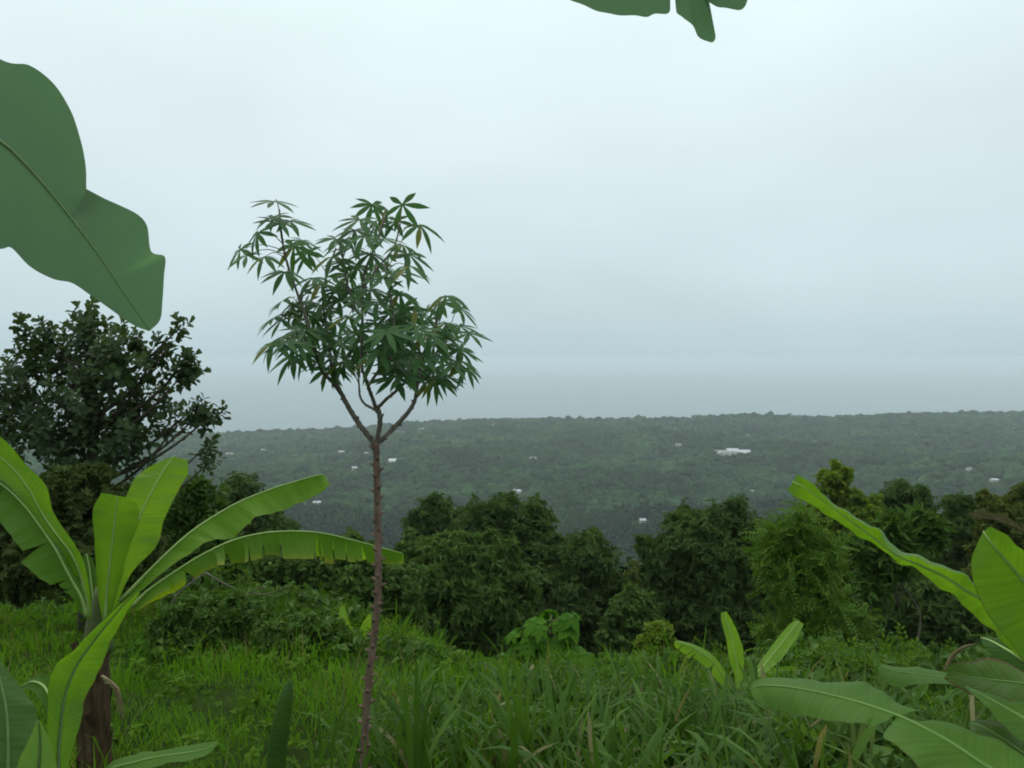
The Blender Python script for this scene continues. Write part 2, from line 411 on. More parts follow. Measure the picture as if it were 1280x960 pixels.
# ------------------------------------------------------------------ setting: ground, sea
ang = np.linspace(0, 2 * math.pi, 289)[:-1]
# more rays towards the view
ang = np.sort(np.r_[ang, np.linspace(math.pi / 2 - .75, math.pi / 2 + .75, 260)])
rad = np.r_[0.0, np.geomspace(.6, 4000, 150)]
A, RR = np.meshgrid(ang, rad[1:])
gx, gy = RR * np.cos(A), RR * np.sin(A)
V = np.vstack([[[0, 0, gz(0, 0)]], np.c_[gx.ravel(), gy.ravel(), ground(gx, gy).ravel()]])
na, nr = len(ang), len(rad) - 1
i, j = np.meshgrid(np.arange(nr - 1), np.arange(na), indexing='ij')
q = lambda a, b: 1 + a * na + b % na
F = np.stack([q(i, j), q(i + 1, j), q(i + 1, j + 1), q(i, j + 1)], -1).reshape(-1, 4)
Fl = [tuple(r) for r in F.tolist()] + [(0, int(q(0, k)), int(q(0, k + 1))) for k in range(na)]
tag(part('ground', V, Fl, M['ground'], None, smooth_=True), kind='structure')

n = 96
sr = [0, 1500, 3000, 6000, 12000, 20000, 28000]
V = [(0, 0, 0)] + [(r * math.cos(2 * math.pi * k / n), r * math.sin(2 * math.pi * k / n), 0) for r in sr[1:] for k in range(n)]
F = [(0, 1 + k, 1 + (k + 1) % n) for k in range(n)] + [(1 + a * n + k, 1 + (a + 1) * n + k, 1 + (a + 1) * n + (k + 1) % n, 1 + a * n + (k + 1) % n) for a in range(len(sr) - 2) for k in range(n)]
tag(part('sea', V, F, M['sea'], None), kind='structure')

# air: one closed box of thin haze round everything
hx, z0, z1 = 30000, -40, CZ + 14
V = [(x, y, z) for z in (z0, z1) for y in (-hx, hx) for x in (-hx, hx)]
F = [(0, 2, 3, 1), (4, 5, 7, 6), (0, 1, 5, 4), (2, 6, 7, 3), (0, 4, 6, 2), (1, 3, 7, 5)]
hm = bpy.data.materials.new('thin_haze'); hm.use_nodes = True
hn = hm.node_tree; hn.nodes.clear()
ho = hn.nodes.new('ShaderNodeOutputMaterial'); pv = hn.nodes.new('ShaderNodeVolumePrincipled')
pv.inputs['Color'].default_value = (.85, .935, .975, 1); pv.inputs['Density'].default_value = 1.6e-4
pv.inputs['Density Attribute'].default_value = ''; pv.inputs['Anisotropy'].default_value = 0.0
hn.links.new(pv.outputs[0], ho.inputs['Volume'])
tag(part('haze', V, F, hm, None), 'thin pale haze filling the air over the valley', 'haze', kind='stuff')

# ------------------------------------------------------------------ far houses
def hit(px, py, lift=3.0):
    """where the line of sight through a pixel meets the terrain"""
    d = 150.0
    while d < 2400:
        p = P(px, py, d)
        if p[2] < gz(p[0], p[1]) + lift: return p, d
        d += 2.0
    return P(px, py, 1850), 1850

def box(x0, x1, y0, y1, z0, z1):
    V = [(x, y, z) for z in (z0, z1) for y in (y0, y1) for x in (x0, x1)]
    return V, [(0, 2, 3, 1), (4, 5, 7, 6), (0, 1, 5, 4), (2, 6, 7, 3), (0, 4, 6, 2), (1, 3, 7, 5)]

CLEAR = []
def house(px, py, wpx, label, rz=0.0, depth=.7, roof='roof', group='far houses in the forest', wings=1, hip=.22, long=False):
    p, d = hit(px, py)
    w = max(wpx * (.95 if long else .72) * d / FPX, 5.0); dp = max(w * depth, 6.0) if not long else 14.0
    z = gz(p[0], p[1])
    t = thing('house' if not long else 'long_building', label, 'house' if not long else 'building', (p[0], p[1], z - .3), group if not long else None)
    t.rotation_euler = (0, 0, rz)
    CLEAR.append((p[0], p[1], max(w, 12) * .75, d))
    h = 2.8 if not long else 4.0
    def lp(name, vf, mat, par):
        o = bpy.data.objects.new(name, new_mesh(name, *vf, mat)); COL.objects.link(o); o.parent = par; return o
    ww = w / wings
    for k in range(wings):
        x0 = -w / 2 + k * ww + (.6 if k else 0); x1 = -w / 2 + (k + 1) * ww
        dz = (-.6, 2.2, .3)[k % 3] if wings > 1 else 0
        wl = lp('wall', box(x0 + .3, x1 - .3, -dp / 2 + .3, dp / 2 - .3, 0, h + dz), M['wall'], t)
        zz = h + dz; rh = dp * hip; ov = .5
        V = [(x0 - ov, -dp / 2 - ov, zz - .1), (x1 + ov, -dp / 2 - ov, zz - .1), (x1 + ov, 0, zz + rh), (x0 - ov, 0, zz + rh), (x0 - ov, dp / 2 + ov, zz - .1), (x1 + ov, dp / 2 + ov, zz - .1)]
        V += [(a, b, c - .18) for a, b, c in V]
        F = [(0, 1, 2, 3), (3, 2, 5, 4), (6, 9, 8, 7), (9, 10, 11, 8), (0, 6, 7, 1), (4, 5, 11, 10), (0, 3, 9, 6), (3, 4, 10, 9), (1, 7, 8, 2), (2, 8, 11, 5)]
        lp('roof', (V, F), M['roof_grey' if long and k == 0 else roof], t)
        nw = max(1, int((x1 - x0) / 4)) if long else 2
        for a in range(nw):
            cx = x0 + (x1 - x0) * (a + .5) / nw + (.0 if long else (-.2, .6)[a % 2])
            lp('window', box(cx - .55, cx + .55, -dp / 2 + .24, -dp / 2 + .32, 1.2, 2.4), M['opening'], t)
        if k == 0: lp('door', box((x0 + x1) / 2 - .45, (x0 + x1) / 2 + .45, -dp / 2 + .23, -dp / 2 + .33, .3, 2.4), M['opening'], t)
    return t

for a in (
    (287, 567, 10, 'small white-roofed house beside the right edge of the dark oval-leaved tree', .2),
    (329, 562, 7, 'tiny white house farther right of the oval-leaved tree, above the raised banana leaf', -.3),
    (357, 546, 7, 'tiny pale house near the far ridge, lower left of the slender tree crown', .4),
    (390, 544, 8, 'tiny pale house under the left limb of the slender tree, near the ridge', .1),
    (427, 564, 9, 'pale house left of the slender tree fork', -.2),
    (443, 584, 8, 'small white house close to the left side of the slender trunk', .3),
    (494, 575, 21, 'wide low white-roofed house right of the slender trunk', .05),
    (458, 566, 6, 'tiny pale house almost touching the slender trunk on its left', .2),
    (500, 540, 10, 'small house beneath the right limb of the slender tree', -.1),
    (527, 536, 8, 'small pale house right of the slender tree, just under the ridge', .2),
    (613, 531, 13, 'white house with bright roof on the ridge in mid picture', .5),
    (647, 613, 13, 'white house directly above the rounded mango crowns', -.4),
    (396, 627, 12, 'white house beside the tip of the raised banana leaf', .3),
    (666, 572, 11, 'grey-roofed house in the forest above the mango crowns', .2, .7, 'roof_grey'),
    (848, 555, 9, 'small pale house to the left of the long white building', -.3, .7, 'roof_grey'),
    (1061, 561, 10, 'grey-roofed house to the right of the long white building', .2, .7, 'roof_grey'),
    (1242, 599, 13, 'white house at the far right above the treetops', .1),
    (939, 614, 7, 'tiny white house above the dark tree, below the long building', .3),
    (803, 649, 8, 'tiny pale house between the mango crowns and the dark tree', .2),
    (936, 544, 7, 'tiny pale house behind the long white building, near the ridge', -.2, .7, 'roof_grey'),
    (1211, 585, 7, 'tiny grey house left of the far right white house', .4, .7, 'roof_grey'),
):
    house(*a)
house(915, 566, 46, 'long white-roofed building in three sections standing out of the forest', -.06, long=True, wings=3, hip=.28)

# ------------------------------------------------------------------ far forest (one mass of crowns)
def dome(nr_, ns, seed, jit):
    r = np.random.default_rng(seed); V = [(0, 0, 1 + r.uniform(-jit, jit))]
    for a in range(1, nr_ + 1):
        ph = a / nr_ * 1.75
        for k in range(ns):
            th = 2 * math.pi * (k + .5 * a) / ns; s = 1 + r.uniform(-jit, jit)
            V.append((math.sin(ph) * math.cos(th) * s, math.sin(ph) * math.sin(th) * s, math.cos(ph) * s))
    F = [(0, 1 + k, 1 + (k + 1) % ns) for k in range(ns)]
    for a in range(nr_ - 1):
        for k in range(ns):
            p, q_, r_, s_ = 1 + a * ns + k, 1 + a * ns + (k + 1) % ns, 1 + (a + 1) * ns + k, 1 + (a + 1) * ns + (k + 1) % ns
            F += [(p, r_, q_), (q_, r_, s_)]
    return np.array(V), np.array(F)

def leafy(nl, seed, size):
    """a crown of loose leaf faces over a lumpy ball"""
    r = np.random.default_rng(seed); d = nrm(r.normal(size=(nl, 3)) + [0, 0, .35])
    lump = 1 + .22 * np.sin(d[:, 0] * 5 + seed) * np.sin(d[:, 1] * 5) + .15 * np.sin(d[:, 2] * 9 + seed)
    p = d * lump[:, None] * r.uniform(.72, 1.05, (nl, 1)); x = nrm(r.normal(size=(nl, 3)) + [0, 0, -.4]); z = nrm(d + r.normal(size=(nl, 3)) * .5)
    tv, tf = leaf2(size, size * .6); V_, F_, _ = scatter(tv, tf, p, x, z, r.uniform(.6, 1.3, nl)); return V_, F_

def forest_points(d0, d1, sp, spread):
    pts = []; d = d0
    while d < d1:
        hw = d * spread + 12; k = max(2, int(2 * hw / sp))
        xs = np.linspace(-hw, hw, k) + rng.uniform(-.5, .5, k) * sp
        pts.append(np.c_[xs, d + rng.uniform(-.5, .5, k) * sp]); d += sp * .9
    p = np.vstack(pts)
    keep = np.ones(len(p), bool)
    for hx_, hy_, r_, dd in CLEAR:
        u = np.array([hx_, hy_]); ln = np.hypot(*u); u /= ln
        al = p @ u - ln; ac = np.abs(p[:, 0] * u[1] - p[:, 1] * u[0])
        keep &= ~((np.abs(ac) < (r_ + 3 if r_ < 25 else r_ * .72)) & (al > -(r_ + (42 if r_ < 25 else 4))) & (al < r_))
    z = ground(p[:, 0], p[:, 1]); keep &= z > 4
    return np.c_[p, z][keep]

Vs, Fs, Rs, off = [], [], [], 0
def add(v, f, r):
    global off
    Vs.append(v); Fs.append(f + off); Rs.append(r); off += len(v)
for d0, d1, sp, tpl in (
    (48, 260, 7.0, [leafy(260, s, .34) for s in range(3)]),
    (260, 760, 8.0, [leafy(46, s, .75) for s in range(4)]),
    (760, 2050, 9.0, [dome(3, 6, s, .38) for s in range(8)]),
):
    pts = forest_points(d0, d1, sp, .74)
    kind = rng.integers(0, len(tpl), len(pts))
    for kk, (tv, tf) in enumerate(tpl):
        p = pts[kind == kk]; m = len(p)
        r = rng.uniform(.25, .68, m) * sp * (1 + .55 * (rng.random(m) < .08)); hgt = rng.uniform(.8, 1.25, m)
        th = rng.uniform(0, 6.28, m); X = np.c_[np.cos(th), np.sin(th), 0 * th]
        zz = np.c_[0 * th, 0 * th, 1 + 0 * th]
        pos = p + np.c_[0 * r, 0 * r, (r * .8 + rng.uniform(0, 3.2, m)) * (1 if d0 > 200 else .55)]
        v, f, a = scatter(tv * [1, 1, 1.0 if d0 < 700 else .72], tf, pos, X, zz, r)
        add(v, f, a)
        if d0 < 700:
            cv, cf = dome(2, 6, kk, .2); v, f, a = scatter(cv * .8, cf, pos, X, zz, r); add(v, f, a * .5)  # crown core toned darker: shade between the leaves put into its colour
tag(part('forest', np.vstack(Vs), np.vstack(Fs), M['forest'], None, attrs={'rnd': np.concatenate(Rs)}),
    'dense dark green forest covering the valley and the far ridge', 'forest', kind='stuff')

# ------------------------------------------------------------------ broadleaf trees in the middle distance
def lobes_scatter(lobes, n, shell=.45, flat=.9, up=.25, gap=.25, seed=0):
    """points spread through a union of lobes, more towards the outside; returns positions and outward directions"""
    w = np.array([l[3] ** 1.8 for l in lobes]); idx = rng.choice(len(lobes), n, p=w / w.sum())
    c = np.array([l[:3] for l in lobes])[idx]; r = np.array([l[3] for l in lobes])[idx]
    d = nrm(rng.normal(size=(n, 3)) + [0, -.15, up])
    lump = 1 + .16 * np.sin(d[:, 0] * 6 + idx * 2 + seed) * np.cos(d[:, 2] * 5 + idx) + .10 * np.sin(d[:, 1] * 11 + d[:, 2] * 9 + idx)
    rr = r * lump * rng.random(n) ** shell * rng.uniform(.92, 1.12, n)
    p = c + d * rr[:, None] * [1, 1, flat]
    s = 5.5 / np.mean(r)
    h = np.sin(p[:, 0] * s + seed) + np.sin(p[:, 1] * s * 1.1 + 2 * seed) + np.sin(p[:, 2] * s * 1.3 + 1.7)
    keep = h > -1.7 + gap
    return p[keep], d[keep]

def tree(name, label, base_px, d, lobes_px, sprig, n, mat, trunk_r=.14, bark='bark', group=None, cat='tree', size=1.0, up=.25, gap=.3, droop=.35, shell=.42, flat=.9, multi=1):
    bx = P(base_px, 700, d); base = np.array([bx[0], bx[1], gz(bx[0], bx[1])])
    t = thing(name, label, cat, base, group)
    lobes = []
    for (px, py, r, dd) in lobes_px:
        p = P(px, py, d + dd); lobes.append((*p, r * (d + dd) / FPX))
    for l in list(lobes):                      # smaller boughs that break the outline
        for _ in range(2):
            dv = nrm(rng.normal(size=3) * [1, .6, 1] + [0, 0, .35]); lobes.append((*(np.array(l[:3]) + dv * l[3] * rng.uniform(.75, 1.05)), l[3] * rng.uniform(.22, .45)))
    cen = np.average([l[:3] for l in lobes], axis=0, weights=[l[3] ** 2 for l in lobes])
    fork = base + (cen - base) * .45; fork[2] = base[2] + (cen[2] - base[2]) * .5
    for k in range(multi):
        o = np.array([(k - (multi - 1) / 2) * 1.05, rng.uniform(-.2, .2), 0]) if multi > 1 else 0
        pts = catmull([base + o - [0, 0, .15], base + o + (fork - base) * .5 + rng.normal(0, .08, 3), fork + (o if multi > 1 else 0), fork + (cen - fork) * .6], 12)
        part('trunk', *tube(pts, np.linspace(trunk_r, trunk_r * .5, 12) * np.r_[1.3, np.ones(11)], 8, rough=.15), M[bark], t, smooth_=True)
    for l in sorted(lobes, key=lambda l: -l[3])[:7]:
        c = np.array(l[:3]); st = fork + (cen - fork) * rng.uniform(0, .4)
        pts = catmull([st, st + (c - st) * .5 + rng.normal(0, .12 * l[3], 3), c + [0, 0, l[3] * .3]], 8)
        part('branch', *tube(pts, np.linspace(trunk_r * .45, trunk_r * .12, 8), 6), M[bark], t, smooth_=True)
    p, dr = lobes_scatter(lobes, n, shell, flat, up, gap, seed=len(lobes) + d)
    m = len(p); Z = nrm(dr * .7 + rng.normal(0, .35, (m, 3)) + [0, 0, .55 - droop]); X = nrm(rng.normal(size=(m, 3)) + dr * .6 + [0, 0, -droop])
    v, f, a = scatter(*SPRIG[sprig], p, X, Z, rng.uniform(.7, 1.3, m) * size)
    part('crown', v, f, M[mat], t, attrs={'rnd': a})
    return t

G1 = 'mango trees below the meadow'
tree('mango_tree', 'small dark mango crown at the upper left of the mango group', 550, 34, [(548, 648, 30, 0), (530, 665, 26, .3), (566, 668, 30, .4), (545, 700, 40, .5)], 'mango', 2600, 'mango', group=G1)
tree('mango_tree', 'tallest rounded dark mango tree in the middle of the group', 645, 29, [(618, 648, 34, 0), (655, 655, 36, .4), (585, 665, 26, .5), (690, 690, 36, 0), (640, 705, 55, -.3), (690, 745, 48, .2), (620, 770, 60, 0), (670, 800, 50, 0)], 'mango', 6800, 'mango', .2, group=G1)
tree('mango_tree', 'fresh green mango tree in front of the tall dark one', 590, 23, [(560, 700, 36, 0), (600, 695, 34, .2), (635, 725, 34, .3), (530, 730, 34, 0), (585, 755, 55, -.3), (545, 790, 46, 0), (630, 790, 48, .2), (590, 815, 42, 0)], 'mango', 7200, 'mango_green', .16, group=G1)
tree('mango_tree', 'dark mango tree at the lower right of the group, beyond the leafy sapling', 735, 27, [(735, 700, 34, 0), (755, 740, 30, .2), (715, 760, 48, -.2), (752, 790, 40, 0), (725, 830, 46, 0)], 'mango', 4600, 'mango', .15, group=G1)
tree('mango_tree', 'broad dark mango tree standing behind the small bright banana plant', 885, 26, [(860, 665, 32, 0), (905, 655, 30, .3), (940, 672, 28, .5), (835, 700, 34, 0), (890, 710, 50, -.3), (945, 720, 38, .3), (830, 760, 44, .2), (890, 775, 58, -.3), (950, 780, 46, .3), (860, 825, 46, 0), (920, 830, 46, 0)], 'mango', 9000, 'mango', .2, group=G1)
tree('broadleaf_tree', 'thin lime-tinged tree in the gap between the mango trees', 795, 40, [(800, 722, 20, 0), (788, 745, 24, .4), (812, 750, 22, .2), (797, 785, 34, 0)], 'small', 2200, 'olive', .08, size=1.2)
tree('feathery_tree', 'bright green feathery-leaved tree beside the broad dark mango tree', 1015, 14, [(1000, 655, 26, 0), (975, 675, 24, .2), (1020, 690, 30, 0), (985, 715, 32, -.1), (1015, 750, 40, 0), (1050, 790, 34, .1), (985, 790, 30, .1), (1020, 815, 40, 0), (1070, 820, 26, 0), (960, 690, 14, 0)], 'fine', 3600, 'bright', .05, size=.8, gap=.6, cat='tree', shell=.5)
tree('broadleaf_tree', 'pale lime tree behind the rolled tip of the long banana leaf', 1045, 30, [(1040, 605, 18, 0), (1060, 625, 20, .2), (1025, 640, 20, 0), (1075, 650, 22, 0), (1045, 680, 36, .2), (1050, 730, 40, 0), (1052, 592, 12, 0), (1012, 655, 20, .2), (1088, 640, 16, 0), (1070, 690, 28, 0)], 'broad', 4200, 'lime', .10, gap=.5)
tree('broadleaf_tree', 'dark rounded tree rising right of the pale lime tree', 1135, 34, [(1125, 622, 24, 0), (1150, 635, 22, .3), (1105, 640, 18, .2), (1135, 670, 38, 0), (1140, 720, 44, 0)], 'mango', 3600, 'mango', .12)
tree('large_leaved_tree', 'green tree with big drooping leaves and thin trunks behind the long banana leaf', 1120, 17, [(1115, 660, 20, 0), (1150, 655, 20, .1), (1085, 685, 20, 0), (1165, 675, 16, .1), (1125, 700, 30, 0), (1090, 730, 22, .1)], 'long', 620, 'mid', .032, 'pale_bark', size=1.0, gap=.4, droop=.7, multi=2)
tree('broadleaf_tree', 'dark upright tree between the rounded tree and the olive one', 1195, 30, [(1195, 632, 16, 0), (1215, 640, 14, .2), (1198, 665, 30, 0), (1180, 705, 34, 0), (1220, 715, 36, 0), (1200, 770, 46, 0)], 'mango', 4200, 'mango', .12)
tree('broadleaf_tree', 'olive-toned tree at the right edge behind the dry palm frond', 1255, 27, [(1245, 640, 20, 0), (1275, 632, 22, .2), (1260, 665, 34, 0), (1290, 680, 40, 0), (1250, 720, 40, 0), (1275, 780, 50, 0)], 'broad', 4200, 'olive', .12)
tree('broadleaf_tree', 'shady dark tree low behind the right banana leaves', 1160, 21, [(1110, 760, 36, .3), (1160, 765, 46, 0), (1210, 780, 44, 0), (1150, 820, 44, 0), (1245, 800, 44, .3)], 'mango', 4600, 'mango', .10)
tree('shrub', 'dark undergrowth between the fresh mango tree and the slender trunk', 520, 24, [(500, 705, 26, 0), (520, 690, 22, .2), (480, 720, 24, 0), (510, 745, 36, 0), (470, 760, 30, 0)], 'broad', 2600, 'mango_green', .05, cat='shrub', size=.85)
tree('shrub', 'undergrowth filling the hollow between the two groups of mango trees', 790, 24, [(785, 765, 26, 0), (805, 775, 24, .2), (775, 800, 30, 0), (810, 810, 32, 0), (790, 840, 34, 0)], 'broad', 2600, 'mango_green', .05, cat='shrub', size=.85)
# left
tree('broadleaf_tree', 'dark rounded tree beyond the raised banana leaf on the left', 300, 31, [(300, 615, 26, 0), (325, 640, 28, .3), (275, 640, 28, 0), (345, 675, 36, .2), (300, 690, 50, 0)], 'mango', 3600, 'mango', .13)
tree('large_leaved_tree', 'mid green tree with drooping leaves under the dark oval-leaved tree', 245, 15, [(245, 620, 26, 0), (220, 650, 30, 0), (265, 655, 26, .1), (235, 690, 38, 0), (285, 700, 30, .2), (200, 710, 30, 0), (260, 740, 40, 0)], 'long', 1500, 'mid', .07, size=.62, droop=.6)
G2 = 'shrubs at the meadow edge'
tree('shrub', 'brownish thicket beneath the dark oval-leaved tree', 100, 10, [(90, 620, 44, 0), (150, 640, 40, .2), (40, 650, 50, .2), (110, 690, 60, 0), (30, 710, 50, 0), (170, 700, 44, 0)], 'small', 6500, 'thicket', .05, cat='shrub', group=G2, size=.55, gap=.5)
tree('shrub', 'dark green bush behind the hanging strips of the long banana leaf', 380, 18, [(350, 715, 34, 0), (395, 715, 36, .2), (440, 700, 34, .3), (380, 760, 44, -.2), (330, 760, 36, 0), (440, 750, 44, 0), (490, 745, 34, .4), (300, 770, 30, 0)], 'broad', 5600, 'mango_green', .05, cat='shrub', group=G2, size=.75)
tree('shrub', 'tangled low bush below the bare dead branch', 270, 8.9, [(240, 765, 26, 0), (285, 772, 28, .1), (315, 790, 24, .2), (212, 785, 22, 0), (255, 800, 28, -.1), (290, 810, 22, 0), (225, 815, 18, 0)], 'small', 2800, 'mid', .02, cat='shrub', group=G2, size=.62, gap=.5)
tree('shrub', 'grassy green bush at the meadow edge left of the tiny banana plant', 385, 8.6, [(345, 795, 20, 0), (380, 785, 20, .1), (410, 795, 22, .1), (370, 812, 22, 0), (430, 810, 18, 0), (335, 815, 16, 0), (395, 825, 18, 0)], 'small', 1700, 'mid', .015, cat='shrub', group=G2, size=.6, gap=.5)
tree('shrub', 'dark bush in the shade right of the slender trunk', 500, 20, [(505, 730, 28, 0), (490, 770, 34, 0), (520, 800, 34, .2), (480, 800, 26, 0)], 'broad', 2200, 'mango_green', .04, cat='shrub', group=G2, size=.8)
tree('shrub', 'yellow-green tipped shrub left of the small bright banana plant', 822, 11.5, [(825, 790, 15, 0), (812, 810, 16, .1), (838, 812, 14, 0), (820, 835, 24, 0)], 'small', 620, 'lime', .02, cat='shrub', group=G2, size=.75, gap=.5)
tree('shrub', 'leafy shrub at the far side of the grass below the feathery tree', 1075, 10.5, [(1060, 835, 18, 0), (1090, 845, 20, 0), (1035, 850, 18, 0), (1070, 860, 24, 0)], 'broad', 900, 'bright', .02, cat='shrub', group=G2, size=.6)

# ------------------------------------------------------------------ dark oval-leaved tree on the left
JD = 11.0
bx = P(105, 700, JD); jb = np.array([bx[0], bx[1], gz(bx[0], bx[1])])
jt = thing('oval_leaved_tree', 'dark tree with glossy oval leaves in clusters at the left edge', 'tree', jb)
jl = [(118, 425, 34, 0), (100, 450, 36, .2), (150, 450, 34, -.2), (195, 448, 26, 0), (215, 430, 14, 0), (120, 500, 62, 0), (185, 500, 40, .2), (40, 455, 34, 0), (20, 500, 48, .2), (60, 540, 44, 0),
      (-30, 490, 50, 0), (160, 550, 42, 0), (222, 535, 22, .1), (250, 520, 12, 0), (258, 562, 13, 0), (105, 570, 50, 0), (115, 398, 16, 0), (60, 425, 12, 0), (35, 420, 16, 0), (-20, 560, 44, 0), (230, 470, 14, 0), (114, 384, 10, 0), (236, 452, 9, 0), (247, 508, 10, 0), (270, 517, 8, 0), (266, 578, 12, 0), (26, 404, 9, 0), (62, 412, 8, 0), (224, 412, 8, 0), (170, 425, 14, 0)]
lobes = [(*P(px, py, JD + dd * 2), r * JD / FPX) for px, py, r, dd in jl]
tp = catmull([jb - [0, 0, .2], P(112, 690, JD), P(114, 600, JD), P(118, 530, JD), P(117, 450, JD), P(117, 400, JD)], 22)
part('trunk', *tube(tp, np.linspace(.12, .02, 22), 9, rough=.15), M['bark'], jt, smooth_=True)
jbr = []
for (px, py, r, dd), l in zip(jl, lobes):
    c = np.array(l[:3]); st = tp[int(np.clip(np.argmin(np.linalg.norm(tp - c, axis=1)) - 5, 4, 20))]
    pts = catmull([st, st + (c - st) * .55 - [0, 0, .12], c + [0, 0, l[3] * .2]], 9); jbr.append(pts)
    part('branch', *tube(pts, np.linspace(.035, .009, 9), 6), M['bark'], jt, smooth_=True)
def spray(n_, Ln, W_):
    """upright twig with oval leaves along it (z = twig direction)"""
    it = []
    for i in range(n_):
        h = (i + .5) / n_; s_ = rs.uniform(.75, 1.15)
        it.append((leaf4(Ln * s_, W_ * s_, .62), rotm(i * 2.4 + rs.uniform(-.3, .3), .25 - 1.0 * h + rs.uniform(-.3, .3), rs.uniform(-.5, .5), (rs.uniform(-.02, .02), rs.uniform(-.02, .02), (h - .6) * .30))))
    return compose(it)
ros = new_mesh('leaf_cluster', *spray(16, .128, .070), M['jack_leaf'])
ros2 = new_mesh('leaf_cluster', *spray(12, .132, .072), M['jack_leaf'])
for me in (ros, ros2):
    at = me.attributes.new('rnd', 'FLOAT', 'POINT'); at.data.foreach_set('value', np.repeat(rng.random(len(me.vertices) // 7), 7).astype(np.float32))
p, dr = lobes_scatter(lobes, 440, .34, 1.0, .25, .6, 3)
order = np.argsort(-np.linalg.norm(dr, axis=1) - rng.random(len(p)) * .01 - (p - np.mean(p, 0))[:, 2] * .0)[:300]
for ii in order:
    z = Vector(nrm(dr[ii] * .8 + [0, 0, .8] + rng.normal(0, .3, 3)))
    q_ = z.to_track_quat('Z', 'Y').to_matrix().to_4x4() @ Matrix.Rotation(random.uniform(0, 6.28), 4, 'Z')
    linked('leaf_cluster', (ros, ros2)[ii % 2], jt, Matrix.Translation(p[ii]) @ q_ @ Matrix.Scale(random.uniform(.75, 1.15), 4))
p, dr = lobes_scatter(lobes, 380, .5, 1.0, .0, .8, 5); m = len(p)
tv, tf = spray(12, .125, .070)
v, f, a = scatter(tv, tf, p, rdir(m), nrm(dr + [0, 0, .8] + rng.normal(0, .3, (m, 3))), rng.uniform(.7, 1.1, m))
tag(part('inner_foliage', v, f, M['jack_leaf'], jt, attrs={'rnd': a}), kind='stuff')

# ------------------------------------------------------------------ slender palmate-leaved tree in the middle (cassava)
CD = 4.2
cb = P(454, 700, CD); cbase = np.array([cb[0], cb[1], gz(cb[0], cb[1])])
ct = thing('slender_tree', 'slender knobbly-stemmed tree with palmate leaves standing against the sky', 'tree', cbase)

def knobby(pts, r0, r1, step, n=60, big=1.0):
    """stem with raised leaf scars in a spiral"""
    c = catmull(pts, n); ln = np.r_[0, np.cumsum(np.linalg.norm(np.diff(c, axis=0), axis=1))]
    rad_ = np.linspace(r0, r1, n) * (1 + .10 * np.sin(ln / step * 2 * math.pi))
    out_ = [tube(c, rad_, 9, rough=.12)]
    s, k = step * .5, 0
    while s < ln[-1]:
        i_ = np.searchsorted(ln, s); i_ = min(i_, n - 1); r = np.interp(s, ln, rad_); T = nrm(c[min(i_ + 1, n - 1)] - c[max(i_ - 1, 0)])
        w = k * 2.4 + random.uniform(-.4, .4); a_ = nrm(np.cross(T, [.3, 1, .2])); b_ = np.cross(T, a_); dn = math.cos(w) * a_ + math.sin(w) * b_
        pp = np.array([np.interp(s, ln, c[:, q]) for q in range(3)])
        out_.append(tube([pp + dn * r * .5 - T * r * .5, pp + dn * r * 1.25, pp + dn * r * (1.65 * big) + T * r * .35], [r * .62, r * .48, r * .2], 5))
        s += step * random.uniform(.75, 1.25); k += 1
    return join(out_)

def cp(px, py, dd=0.0): return P(px, py, CD + dd)
part('trunk', *knobby([cbase - [0, 0, .1], cp(455, 960), cp(457, 900), cp(461, 850), cp(467, 800), cp(472, 750), cp(473, 700), cp(472, 650), cp(471, 600), cp(470, 553)], .0205, .018, .031, 150, 1.3), M['cassava_bark'], ct, smooth_=True)
BR = {
    'L0': ([(470, 556, 0), (449, 530, .03), (434, 506, .06), (428, 494, .08)], .0155, .0125),
    'L1': ([(428, 494, .08), (414, 476, .05), (402, 463, .0), (392, 430, -.05), (382, 395, -.05), (371, 365, -.02), (359, 329, .0), (353, 300, .02), (349, 262, .02)], .0105, .005),
    'L2': ([(428, 494, .08), (420, 476, .14), (414, 455, .2), (410, 420, .22), (404, 380, .2), (408, 345, .18), (420, 310, .18)], .0105, .005),
    'M0': ([(470, 556, 0), (475, 530, -.02), (474, 517, -.02), (470, 510, -.02)], .0125, .0155),
    'M1': ([(470, 510, -.02), (462, 488, -.06), (456, 470, -.1), (452, 455, -.1), (453, 400, -.12), (455, 345, -.1), (470, 305, -.08), (482, 268, -.05)], .0105, .005),
    'M1b': ([(460, 483, -.08), (474, 462, -.2), (486, 445, -.3), (492, 410, -.32), (488, 370, -.3), (480, 330, -.25)], .008, .005),
    'M2': ([(471, 511, -.02), (484, 498, -.1), (497, 487, -.2), (512, 470, -.26), (524, 440, -.3), (520, 410, -.3)], .0095, .005),
    'M3': ([(469, 512, -.02), (456, 505, .04), (450, 495, .06), (449, 484, .08), (448, 468, .08)], .0075, .0045),
    'R0': ([(470, 556, 0), (490, 537, .06), (508, 518, .12), (518, 502, .16), (521, 486, .18), (524, 465, .2), (532, 435, .2), (545, 405, .18), (553, 376, .16)], .0145, .006),
    'R1': ([(522, 478, .19), (536, 455, .3), (552, 430, .36), (562, 405, .38)], .009, .005),
    'M4': ([(453, 400, -.12), (440, 375, -.02), (432, 345, .02), (428, 312, .05)], .007, .004),
    'M5': ([(454, 360, -.11), (472, 335, -.02), (492, 310, .05), (500, 280, .06)], .007, .004),
    'R2': ([(524, 462, .2), (515, 435, .1), (506, 408, .05), (500, 385, 0)], .007, .004),
}
bpts = []
for k, (pp, r0, r1) in BR.items():
    w = [cp(*q) for q in pp]
    part('branch', *knobby(w, r0, r1, .036, 44, 1.0 if k in ('L0', 'M0', 'R0', 'M3') else .75), M['cassava_twig'], ct, smooth_=True)
    bpts.append(catmull(w, 50)[8:])
